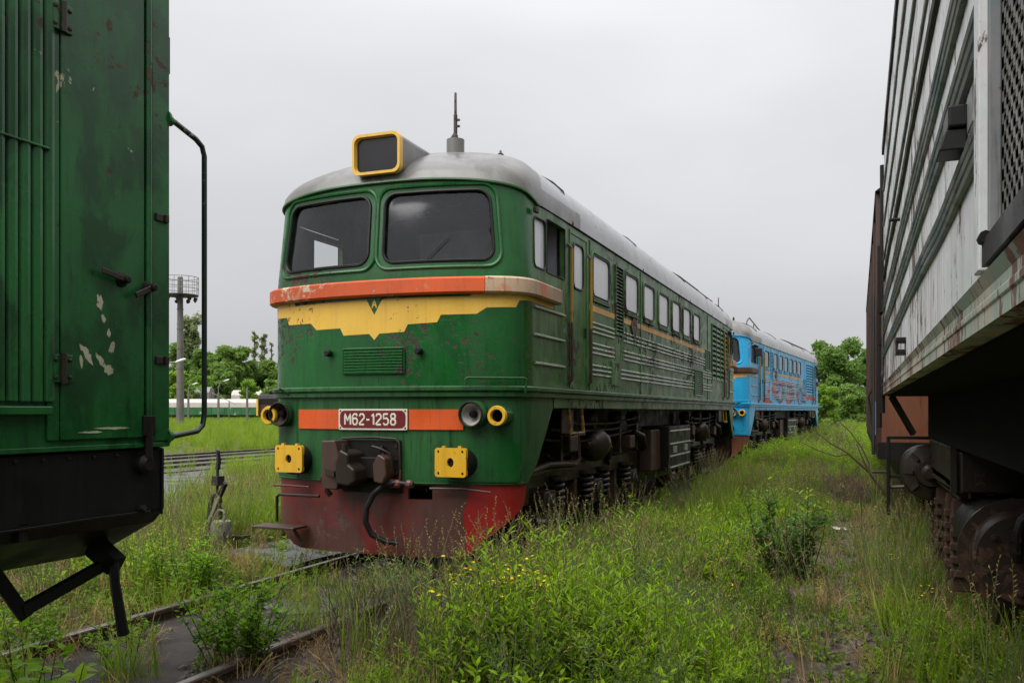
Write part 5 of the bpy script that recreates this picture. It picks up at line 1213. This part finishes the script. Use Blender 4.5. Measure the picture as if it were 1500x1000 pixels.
def leaf(V, Fc, p, d, up, L, W):
    """one folded leaf from p along d"""
    d = Vector(d).normalized(); s = d.cross(Vector(up)); s = s.normalized() if s.length > 1e-3 else d.orthogonal().normalized(); u = s.cross(d); b = len(V); p = Vector(p)
    pts = [p, p+d*L*.35+s*W*.5+u*W*.12, p+d*L*.45-u*L*.03, p+d*L*.35-s*W*.5+u*W*.12, p+d*L*.7+s*W*.33+u*(W*.05-L*.06), p+d*L*.7-s*W*.33+u*(W*.05-L*.06), p+d*L-u*L*.16]
    V += [tuple(q) for q in pts]; Fc += [(b, b+1, b+2), (b, b+2, b+3), (b+1, b+4, b+2), (b+2, b+5, b+3), (b+4, b+6, b+2), (b+2, b+6, b+5)]
def stems(rs, n, h, spread, lean, nl, L, W, droop=.25, r=.004, whorl=2.4, start=.15, side=0):
    SV = MB(); V = []; Fc = []
    def shoot(b, e, n_l, r0, Lk):
        b, e = Vector(b), Vector(e); mid = (b+e)/2+Vector((rs.normal(), rs.normal(), 0))*.04*(e-b).length; P = [b, mid, e]; SV.tube(P, [r0, r0*.75, r0*.3], 4)
        for j in range(n_l):
            t = start+(1-start)*(j+.5*rs.random())/n_l; q = b.lerp(mid, t*2) if t < .5 else mid.lerp(e, t*2-1); a = j*whorl+rs.normal()*.3; k = (1.15-.55*t)*Lk*rs.uniform(.75, 1.2)
            el = rs.uniform(-droop, .7)+t*.35; leaf(V, Fc, q, (math.cos(a)*math.cos(el), math.sin(a)*math.cos(el), math.sin(el)), (rs.normal()*.3, rs.normal()*.3, 1), L*k, W*k)
    for i in range(n):
        a = rs.uniform(0, 2*PI); r_ = spread*math.sqrt(rs.random()); b = (r_*math.cos(a), r_*math.sin(a), 0); hh = h*rs.uniform(.6, 1.1); q = lean*hh*rs.uniform(.2, 1)
        a += rs.normal()*.4; e = (b[0]+q*math.cos(a), b[1]+q*math.sin(a), hh); shoot(b, e, nl, r, 1)
        for k in range(side):
            t = rs.uniform(.25, .85); c = Vector(b).lerp(Vector(e), t); a3 = rs.uniform(0, 2*PI); l3 = hh*rs.uniform(.2, .42); shoot(c, c+Vector((math.cos(a3)*l3*.8, math.sin(a3)*l3*.8, l3*.6)), max(3, nl//2), r*.6, .85)
    return SV, V, Fc
def pmesh(name, V, Fc, mats, V2=None, F2=None):
    me = bpy.data.meshes.new(name); b = len(V); me.from_pydata([tuple(v) for v in V]+[tuple(v) for v in (V2 or [])], [], list(Fc)+[tuple(i+b for i in f) for f in (F2 or [])])
    for q in mats: me.materials.append(q)
    if F2: me.polygons.foreach_set('material_index', [0]*len(Fc)+[1]*len(F2))
    return bpy.data.objects.new(name, me)
G_ = dict(
    grass=leafmat('grass_blades', (.115, .20, .012), (.30, .42, .035), (.20, .16, .07), .08, rough=.4),
    dry=leafmat('dry_grass_blades', (.24, .155, .06), (.40, .28, .12), (.10, .14, .04), .2, trans=.25, rough=.6),
    weed=leafmat('weed_leaves', (.13, .25, .007), (.34, .52, .014), (.20, .19, .05), .04),
    low=leafmat('low_weed_leaves', (.085, .165, .008), (.21, .32, .02), (.16, .12, .04), .08),
    worm=leafmat('wormwood_leaves', (.11, .19, .055), (.22, .32, .10)),
    dark=leafmat('dark_shrub_leaves', (.035, .095, .018), (.085, .18, .03)),
    shrub=leafmat('shrub_leaves', (.09, .215, .006), (.23, .44, .012), (.15, .2, .04), .05),
    yellow=leafmat('yellow_petals', (.75, .55, .02), (.85, .65, .04), trans=.2),
    stem=plain('weed_stem', (.09, .11, .035), .6), twig=paint('dry_twig', (.095, .058, .04), .8, .3, .0), brstem=plain('shrub_stem', (.06, .04, .025), .7))
def collection(name, objs):
    c = bpy.data.collections.new(name)
    for i, o in enumerate(objs): o.name = 'v%02d_%s' % (i, name); c.objects.link(o)
    return c
def scatter(name, protos, pts, scl, tilt=.15):
    n = len(pts); me = bpy.data.meshes.new(name); me.from_pydata([tuple(p) for p in pts], [], [])
    a = me.attributes.new('rot', 'FLOAT_VECTOR', 'POINT'); R_ = np.stack([rng.normal(0, tilt, n), rng.normal(0, tilt, n), rng.uniform(0, 2*PI, n)], 1); a.data.foreach_set('vector', R_.ravel())
    a = me.attributes.new('scl', 'FLOAT', 'POINT'); a.data.foreach_set('value', np.asarray(scl, float))
    a = me.attributes.new('pick', 'INT', 'POINT'); a.data.foreach_set('value', rng.integers(0, len(protos), n).astype(np.int32))
    o = link(name, me); tag(o, kind='stuff'); c = collection(name+'_kinds', protos)
    t = bpy.data.node_groups.new(name+'_spread', 'GeometryNodeTree')
    t.interface.new_socket('Geometry', in_out='INPUT', socket_type='NodeSocketGeometry'); t.interface.new_socket('Geometry', in_out='OUTPUT', socket_type='NodeSocketGeometry')
    N = t.nodes.new; gi, go = N('NodeGroupInput'), N('NodeGroupOutput'); ip = N('GeometryNodeInstanceOnPoints'); ci = N('GeometryNodeCollectionInfo')
    ci.inputs['Collection'].default_value = c; ci.inputs['Separate Children'].default_value = True; ci.inputs['Reset Children'].default_value = True
    def at_(nm, ty): q = N('GeometryNodeInputNamedAttribute'); q.data_type = ty; q.inputs['Name'].default_value = nm; return q.outputs['Attribute']
    e2 = N('FunctionNodeEulerToRotation'); k = t.links.new
    k(gi.outputs[0], ip.inputs['Points']); k(ci.outputs[0], ip.inputs['Instance']); ip.inputs['Pick Instance'].default_value = True
    k(at_('pick', 'INT'), ip.inputs['Instance Index']); k(at_('rot', 'FLOAT_VECTOR'), e2.inputs[0]); k(e2.outputs[0], ip.inputs['Rotation']); k(at_('scl', 'FLOAT'), ip.inputs['Scale']); k(ip.outputs[0], go.inputs[0])
    md = o.modifiers.new('spread', 'NODES'); md.node_group = t; return o
def spread_pts(n, x0, x1, y0, y1, dens, z=0.0):
    """random points kept with probability dens(x,y), only where the view could reach"""
    x = rng.uniform(x0, x1, n); y = rng.uniform(y0, y1, n); k = rng.random(n) < dens(x, y)
    dp = -x*math.sin(TH)+y*math.cos(TH); r = x*math.cos(TH)+y*math.sin(TH); k &= (dp > 1) & (np.abs(r/np.maximum(dp, .1)) < .72)
    x, y = x[k], y[k]; return np.stack([x, y, gz(x, y)-.01+z], 1)
rs = np.random.default_rng(77)
P_grass = [pmesh('g', *blades(rs, 46, .36, .13, .006, .7), [G_['grass']]) for _ in range(4)]
P_tall = [pmesh('t', *blades(rs, 40, .62, .14, .008, .55), [G_['grass']]) for _ in range(3)]
P_dry = [pmesh('d', *blades(rs, 38, .30, .14, .0045, 1.1), [G_['dry']]) for _ in range(3)]
def mk(mat_, *a, **k):
    SV, V, Fc = stems(rs, *a, **k); return pmesh('w', V, Fc, [G_[mat_], G_['stem']], SV.v, SV.f)
P_weed = [mk('weed', 7, .62, .15, .13, 24, .074, .017, side=1, droop=-.3) for _ in range(3)]+[mk('weed', 8, .46, .16, .18, 18, .068, .021, droop=-.2) for _ in range(3)]
P_broad = [mk('weed', 4, .40, .09, .25, 12, .085, .040, droop=-.1) for _ in range(3)]
P_low = [mk('low', 7, .13, .10, .8, 8, .05, .024) for _ in range(4)]
P_worm = [mk('worm', 5, .62, .08, .22, 34, .055, .009, side=2, r=.0035) for _ in range(3)]
def seedgrass():
    V, Fc = blades(rs, 12, .35, .06, .005, .6); SV = MB(); V2 = []
    for i in range(7):
        a = rs.uniform(0, 2*PI); b = Vector((rs.normal()*.05, rs.normal()*.05, 0)); l = rs.uniform(.1, .25); e = b+Vector((math.cos(a)*l, math.sin(a)*l, rs.uniform(.5, .85))); mid = b.lerp(e, .6)-Vector((math.cos(a), math.sin(a), 0))*.04; SV.tube([b, mid, e], [.002, .0017, .001], 4)
        for j in range(9): q = mid.lerp(e, .45+.55*j/9); leaf(V, Fc, q, (rs.normal(), rs.normal(), 1.2), (1, 0, .2), .022, .006)
    return pmesh('s', V, Fc, [G_['dry'], G_['stem']], SV.v, SV.f)
P_seed = [seedgrass() for _ in range(3)]
def flower():
    SV, V, Fc = stems(rs, 4, .42, .06, .3, 9, .06, .016); m = MB()
    for i in range(9):
        c = Vector((rs.normal()*.08, rs.normal()*.08, .42+rs.normal()*.04)); SV.tube([(c.x*.4, c.y*.4, .25), c], .0018, 3)
        m.lathe(c, (rs.normal()*.3, rs.normal()*.3, 1), [(0, .003), (.003, .010), (.005, .009), (.007, .003)], 6)
    o = pmesh('f', V, Fc, [G_['low'], G_['stem'], G_['yellow']], SV.v+m.v, SV.f+[tuple(i+len(SV.v) for i in f) for f in m.f])
    n0 = len(Fc)+len(SV.f); o.data.polygons.foreach_set('material_index', [0]*len(Fc)+[1]*len(SV.f)+[2]*len(m.f)); return o
P_flow = [flower() for _ in range(3)]
P_twig = []
for _ in range(3):
    m = MB()
    for i in range(16):
        a = rs.uniform(0, 2*PI); b = Vector((rs.normal()*.08, rs.normal()*.08, 0)); l = rs.uniform(.1, .35); e = b+Vector((math.cos(a)*l, math.sin(a)*l, rs.uniform(.2, .5))); m.tube([b, b.lerp(e, .5)+Vector((0, 0, .06)), e], [.003, .002, .001], 3)
        for j in range(3): q = b.lerp(e, rs.uniform(.3, .9)); m.tube([q, q+Vector((rs.normal()*.07, rs.normal()*.07, rs.uniform(.0, .1)))], [.0015, .0007], 3)
    P_twig.append(pmesh('k', m.v, m.f, [G_['twig']]))

sm = lambda x, a, b: np.clip((x-a)/(b-a), 0, 1)
def N1(x, y, f, s): return fbm(x*f, y*f, s)
def right_strip(x, y):   # weedy lane between the locomotives
    lane = sm(x, -3.5, -2.7)*(1-sm(x, 1.15, 1.5)); lane = np.where((x > -3.6) & (y > 26), np.maximum(lane, sm(x, -3.6+(y-26)*.06, -3.0+(y-26)*.06)*(1-sm(x, 1.1, 1.4))), lane)
    return np.where(y > 0, lane, 0)
def path(x, y):          # thin gravelly trail toward the camera
    c = -.22+.22*np.sin(y*.55)+.5*(fbm(y*.9, y*0, 33)-.47); w = .30+.55*fbm(x*1.3, y*1.1, 34); return np.exp(-((x-c)/w)**4)*(1-sm(y, 17, 23))
def soil_gap(x, y):      # bare patch before the right-hand rail
    return np.exp(-((((x+3.0)/.88)**2+((y-5.6)/2.0)**2))**2)
def lane(x, y): return (1-.8*np.exp(-((x+2.9)/.5)**2-((y-7.7)/1.0)**2))*sm(x, -3.3, -2.9)*right_strip(x, y)*(1-.92*path(x, y))*(1-.95*soil_gap(x, y))
def leftyard(x, y):
    d_ = (1-sm(x, -5.9, -5.5)); d_ = d_*(1-np.exp(-((x+21.0)/3.6)**8)); w = np.exp(-(((x+12.9+(y-13.5)*.62)/1.6)**2))*((y > 9) & (y < 22)); p = ((x > -7.1) & (x < -5.6) & (y > 8.1) & (y < 12.9))
    return d_*(1-.97*w)*np.where(p, .10, 1)
def between(x, y): return np.exp(-((x+4.555)/.95)**4)
def cat_pts(*a): return np.concatenate(a)
# near lane
patchy = lambda x, y, f, s, a, b: sm(N1(x, y, f, s), a, b)
w1 = spread_pts(3600, -3.6, 1.5, 4, 27, lambda x, y: lane(x, y)*patchy(x, y, 1.0, 40, .40, .52)*(1-.6*sm(x, -.9, .1)))
w1c = spread_pts(800, -2.6, -.6, 4.6, 12, lambda x, y: lane(x, y)*patchy(x, y, .8, 41, .42, .5))
w2 = spread_pts(2600, -3.6, 1.5, 20, 50, lambda x, y: lane(x, y)*patchy(x, y, .3, 40, .3, .5)*.8)
pts = cat_pts(w1, w1c, w2); tallness = lambda p: (1-.5*sm(p[:, 0], -1.25, -.35)*(1-sm(p[:, 1], 18, 26)))*(1-.30*sm(p[:, 1], 7, 9.5)*(1-sm(p[:, 1], 22, 30)))*(1-.25*(1-sm(p[:, 0], -2.7, -2.2))*(p[:, 0] > -3.6))
scatter('tall_weeds', P_weed, pts, tallness(pts)*(.5+.95*patchy(pts[:, 0], pts[:, 1], 1.0, 40, .42, .62))*rng.uniform(.75, 1.2, len(pts))*np.where(pts[:, 1] > 20, 1.15, 1))
b1 = spread_pts(2200, -3.6, 1.5, 4, 22, lambda x, y: lane(x, y)*patchy(x, y, .9, 47, .4, .55))
b2 = spread_pts(700, -9, -5.6, 3, 12, lambda x, y: leftyard(x, y)*patchy(x, y, .9, 48, .45, .6))
pts = cat_pts(b1, b2); scatter('broadleaf_weeds', P_broad, pts, tallness(pts)*rng.uniform(.6, 1.3, len(pts)))
g1 = spread_pts(3000, -3.5, 1.5, 4, 30, lambda x, y: lane(x, y)*(1-.55*sm(x, -1.3, -.7)*(1-sm(y, 14, 20)))*(.35+.65*patchy(x, y, .8, 50, .4, .55)))
g2 = spread_pts(4200, -18, -5.5, 3, 22, lambda x, y: leftyard(x, y)*patchy(x, y, .6, 51, .44, .58)*.5*np.where((x > -9) & (y < 9), .5, 1))
g3 = spread_pts(7000, -60, -5.5, 20, 80, lambda x, y: leftyard(x, y)*.75)
g4 = spread_pts(3500, -4, 1.4, 28, 75, lambda x, y: right_strip(x, y))
g5 = spread_pts(170, -5.5, -3.6, 3, 8.5, lambda x, y: between(x, y)*patchy(x, y, 1.2, 52, .52, .62)*.5)
pts = cat_pts(g1, g2, g3, g4, g5); scatter('meadow_grass', P_grass, pts, tallness(pts)*rng.uniform(.6, 1.25, len(pts))*np.where(pts[:, 1] > 28, 1.5, 1))
t1 = spread_pts(420, -9.4, -6.6, 9.6, 13.8, lambda x, y: np.where((x > -7.1) & (y < 12.9), .15, 1.)*sm(x, -9.3, -8.6))
t2 = spread_pts(900, -3.3, 1.3, 5, 25, lambda x, y: lane(x, y)*(1-.7*sm(x, -1.3, -.7))*patchy(x, y, 1.1, 55, .48, .6))
t3 = spread_pts(9000, -110, -21, 30, 150, lambda x, y: .8*np.ones_like(x))
t4 = spread_pts(1500, -18, -6, 12, 30, lambda x, y: leftyard(x, y)*patchy(x, y, .5, 56, .35, .5))
t5 = spread_pts(1500, -3, 4, 70, 130, lambda x, y: np.ones_like(x))
pts = cat_pts(t1, t2, t3, t4, t5); scatter('long_grass', P_tall, pts, rng.uniform(.7, 1.2, len(pts))*np.where(pts[:, 1] > 30, 1.6, 1))
d1 = spread_pts(3000, -3.6, 1.5, 4, 24, lambda x, y: right_strip(x, y)*(.15+.5*patchy(x, y, .9, 60, .45, .6)+.10*path(x, y)+.3*soil_gap(x, y))*(1-.5*path(x, y)))
d2 = spread_pts(4200, -14, -5.5, 3, 20, lambda x, y: leftyard(x, y)*(.4+.6*patchy(x, y, .6, 61, .38, .55)))
d3 = spread_pts(2500, -60, -6, 20, 80, lambda x, y: leftyard(x, y)*patchy(x, y, .25, 62, .45, .6))
d4 = spread_pts(110, -5.6, -3.4, 3, 8, lambda x, y: (1-between(x, y)*.8))
pts = cat_pts(d1, d2, d3, d4); scatter('dry_grass', P_dry, pts, rng.uniform(.55, 1.2, len(pts))*np.where(pts[:, 1] > 20, 1.4, 1), .3)
l1 = spread_pts(4200, -3.6, 1.5, 4, 20, lambda x, y: right_strip(x, y)*(.9-.68*path(x, y)-.6*soil_gap(x, y)))
l2 = spread_pts(2600, -10, -5.5, 3, 14, lambda x, y: leftyard(x, y)*.7)
l3 = spread_pts(200, -5.5, -3.6, 3, 8.5, lambda x, y: between(x, y)*patchy(x, y, .9, 65, .5, .6))
pts = cat_pts(l1, l2, l3); scatter('ground_cover', P_low, pts, rng.uniform(.6, 1.4, len(pts)), .25)
p1 = spread_pts(2600, -3.4, 1.3, 4.4, 24, lambda x, y: lane(x, y)*patchy(x, y, .8, 70, .5, .62))
p2 = spread_pts(160, -3.3, -2.7, 8, 22, lambda x, y: np.ones_like(x))
pts = cat_pts(p1, p2); scatter('wormwood', P_worm, pts, tallness(pts)*rng.uniform(.6, 1.1, len(pts)))
s1 = spread_pts(2000, -3.4, 1.3, 4.4, 26, lambda x, y: right_strip(x, y)*(1-.85*path(x, y))*patchy(x, y, .7, 75, .42, .6))
s2 = spread_pts(700, -10, -5.6, 4, 16, lambda x, y: leftyard(x, y)*.7)
pts = cat_pts(s1, s2); scatter('seed_grass', P_seed, pts, rng.uniform(.7, 1.25, len(pts)))
f1 = spread_pts(30, -2.45, -1.85, 5.2, 5.9, lambda x, y: np.ones_like(x))
f2 = spread_pts(170, -2.6, 1.2, 7, 20, lambda x, y: lane(x, y)*patchy(x, y, .9, 80, .45, .6))
f3 = spread_pts(14, -6.8, -5.6, 6, 10, lambda x, y: np.ones_like(x)*.4)
pts = cat_pts(f1, f2, f3); scatter('yellow_flowers', P_flow, pts, rng.uniform(.75, 1.1, len(pts))*np.where(np.arange(len(pts)) < len(f1), 1.4, .85))
k1 = spread_pts(520, -1.7, .9, 17, 32, lambda x, y: patchy(x, y, .5, 85, .42, .55))
k2 = spread_pts(70, -3.6, -2.2, 5, 9, lambda x, y: soil_gap(x, y)*.6+.1)
pts = cat_pts(k1, k2); scatter('dead_stalks', P_twig, pts, rng.uniform(.7, 1.4, len(pts)), .4)
# stones of the trail and clinker between the rails
st_pts = cat_pts(spread_pts(5200, -1.3, .9, 4.6, 16, lambda x, y: path(x, y)*.9), spread_pts(1500, -5.4, -3.7, 3, 8, lambda x, y: patchy(x, y, 1.5, 90, .4, .6)*.8), spread_pts(1200, -4, -1.6, 4.6, 8, lambda x, y: soil_gap(x, y)))
P_st = []
M['stone'] = plain('broken_stone', (.085, .065, .052), .75, var=.45, scale=20)
for k in range(4):
    bm = bmesh.new(); bmesh.ops.create_icosphere(bm, subdivisions=1, radius=.042)
    for v in bm.verts: v.co *= rs.uniform(.6, 1.25); v.co.z *= .6
    me = bpy.data.meshes.new('stone'); bm.to_mesh(me); bm.free(); me.materials.append(M['stone']); P_st.append(bpy.data.objects.new('stone', me))
scatter('gravel', P_st, st_pts, rng.uniform(.4, 1.3, len(st_pts)), 1.)

# ------------------------------------------------------------------ single shrubs
def shrub(name, x, y, label, mat_, args, kw, seed, cat='shrub', smat='brstem'):
    global rs
    rr = np.random.default_rng(seed); SV, V, Fc = stems(rr, *args, **kw); o = empty(name, (x, y, float(gz(x, y))-.02), label=label, cat=cat)
    SV.build('stem', G_[smat], o, fix=False); me = bpy.data.meshes.new('foliage'); me.from_pydata([tuple(v) for v in V], [], Fc); f = link('foliage', me, o, G_[mat_]); f['kind'] = 'stuff'; return o
shrub('sapling_shrub', -3.92, 4.95, 'bright leafy shrub sprouting between the rails, largest in the track', 'shrub', (26, .62, .2, .55, 17, .066, .040), dict(side=5, r=.005), 1)
shrub('sapling_shrub', -4.55, 4.55, 'smaller leafy sprout beside the large shrub in the track', 'shrub', (8, .40, .14, .5, 12, .05, .028), dict(side=3, r=.005), 2)
shrub('sapling_shrub', -5.75, 6.55, 'leafy shrub behind the near rail, below the switch lever', 'shrub', (22, .58, .24, .5, 15, .064, .036), dict(side=4, r=.005), 3)
shrub('sapling_shrub', -6.25, 7.3, 'bushy shrub right at the foot of the switch lever', 'weed', (12, .48, .2, .5, 12, .05, .026), dict(side=3), 4)
shrub('sapling_shrub', -5.5, 4.6, 'leafy shrub under the step iron of the dark green shunter', 'shrub', (14, .5, .25, .5, 12, .06, .032), dict(side=3), 5)
shrub('narrow_leaf_bush', -3.52, 6.65, 'round narrow-leaved bush right of the near rail end', 'worm', (60, .46, .10, .45, 20, .08, .016), dict(droop=-.2, r=.003), 6, smat='stem')
shrub('narrow_leaf_bush', -2.95, 7.75, 'narrow-leaved bush under the red snow plough', 'worm', (42, .50, .14, .38, 18, .085, .017), dict(droop=-.2, r=.003), 7, smat='stem')
shrub('narrow_leaf_bush', -4.2, 7.35, 'dusty willow-leaved plant in front of the coupler', 'worm', (5, .5, .12, .35, 16, .10, .024), dict(r=.004), 8, smat='stem')
shrub('dark_shrub', -.69, 9.5, 'dark broad-leaved shrub standing alone beside the trail', 'dark', (20, .80, .2, .42, 15, .13, .062), dict(side=3, r=.007, droop=.4), 9)
shrub('dark_shrub', -.62, 9.75, 'pale shoots growing out of the dark broad-leaved shrub', 'weed', (9, 1.1, .16, .25, 17, .10, .036), dict(side=1, r=.006), 10)
shrub('big_leaf_plant', -4.0, 3.55, 'large-leaved green plant in the bottom left corner', 'weed', (6, .42, .12, .5, 9, .19, .10), dict(r=.006, droop=.4), 11, 'plant', 'stem')
shrub('big_leaf_plant', -4.35, 3.75, 'big-leaved green plant behind the lowest step iron', 'shrub', (8, .5, .2, .4, 10, .13, .07), dict(r=.006, droop=.4), 12, 'plant', 'stem')
shrub('leafy_weed', -6.15, 8.35, 'broken row of weeds beside the pale counterweight', 'weed', (6, .42, .3, .3, 14, .08, .026), {}, 13, 'plant', 'stem')
shrub('leafy_weed', -5.6, 9.0, 'lone weed on the wet pad before the foot step', 'worm', (5, .5, .2, .3, 14, .10, .03), {}, 14, 'plant', 'stem')
shrub('leafy_weed', -2.75, 8.6, 'tall weed stalk rising before the wheel of the green locomotive', 'worm', (4, .85, .12, .15, 20, .09, .024), dict(side=1), 15, 'plant', 'stem')
shrub('leafy_weed', -2.7, 10.6, 'leafy stalks beside the second spring of the green locomotive', 'weed', (6, .75, .2, .2, 18, .10, .026), dict(side=1), 16, 'plant', 'stem')
# dry brambles far down the lane, fallen branch
for i, (x, y, h) in enumerate(((-.9, 27, .8), (-.1, 29, .9), (-1.7, 33, 1.0), (-.5, 35, 1.1), (-2.2, 40, 1.2), (-.9, 44, 1.3), (-.1, 40, 1.1), (-1.6, 50, 1.4))):
    rr = np.random.default_rng(300+i); m = MB()
    for k in range(70):
        a = rr.uniform(0, 2*PI); b = Vector((rr.normal()*.25, rr.normal()*.25, 0)); l = rr.uniform(.2, .9)*h; e = b+Vector((math.cos(a)*l, math.sin(a)*l, h*rr.uniform(.3, 1))); c = b.lerp(e, .5)+Vector((0, 0, .2*h)); m.tube([b, c, e], [.009, .006, .003], 3)
        for j in range(4): q = c.lerp(e, rr.random()); m.tube([q, q+Vector((rr.normal()*.2, rr.normal()*.2, rr.normal()*.12))*h], [.004, .002], 3)
    o = m.build('dry_bramble', G_['twig'], None, fix=False, smooth=0); o.location = (x, y, float(gz(x, y))); tag(o, 'brown leafless bramble in the thicket at the far end of the lane', 'bramble', 'leafless brambles at the end of the lane')
fb = empty('fallen_branch', (.45, 15.6, -.1), label='long bare branch leaning out over the lane by the white locomotive', cat='branch')
def wp(px, py, X, Y): # point on the vertical plane through X, Y facing the camera, as seen at px, py
    dp = -X*math.sin(TH)+Y*math.cos(TH); x, y = at(px, dp); return Vector((x-.45, y-15.6, hz(py, dp)+.1))
m = MB(); q = lambda a, b: wp(a, b, .3, 13.5)
m.tube([q(1335, 790), q(1310, 742), q(1272, 690), q(1240, 662), q(1215, 648), q(1195, 632)], [.03, .024, .018, .012, .008, .004], 6); m.build('main_limb', G_['twig'], fb)
for L in ([(1272, 690), (1273, 678), (1262, 655), (1245, 632), (1228, 616)], [(1242, 665), (1225, 668), (1200, 660), (1175, 648)], [(1272, 690), (1262, 668), (1255, 650)]):
    m = MB(); n = len(L); m.tube([q(*p) for p in L], [.012*(1-.7*i/n) for i in range(n)], 5); m.build('twig', G_['twig'], fb)
m = MB(); m.tube([q(1320, 762), q(1290, 768), q(1262, 772), q(1262, 728)], [.012, .01, .008, .006], 5); m.build('twig', G_['brstem'], fb)
m = MB(); k_ = 7; vs = [((i-3)*.035+rng.normal()*.006, (j-3)*.028+rng.normal()*.006, .02+rng.random()*.035) for i in range(k_) for j in range(k_)]
m.add(vs, [(i*k_+j, i*k_+j+1, i*k_+j+k_+1, i*k_+j+k_) for i in range(k_-1) for j in range(k_-1)]); o = m.build('paper_scrap', M['lampwhite'], None, smooth=0, fix=False); so_ = o.modifiers.new('depth', 'SOLIDIFY'); so_.thickness = .003; x, y = -.25, 13.6; o.location = (x, y, float(gz(x, y))+.02); o.rotation_euler = (0, .1, .3); tag(o, 'crumpled white scrap lying on the trail', 'scrap')
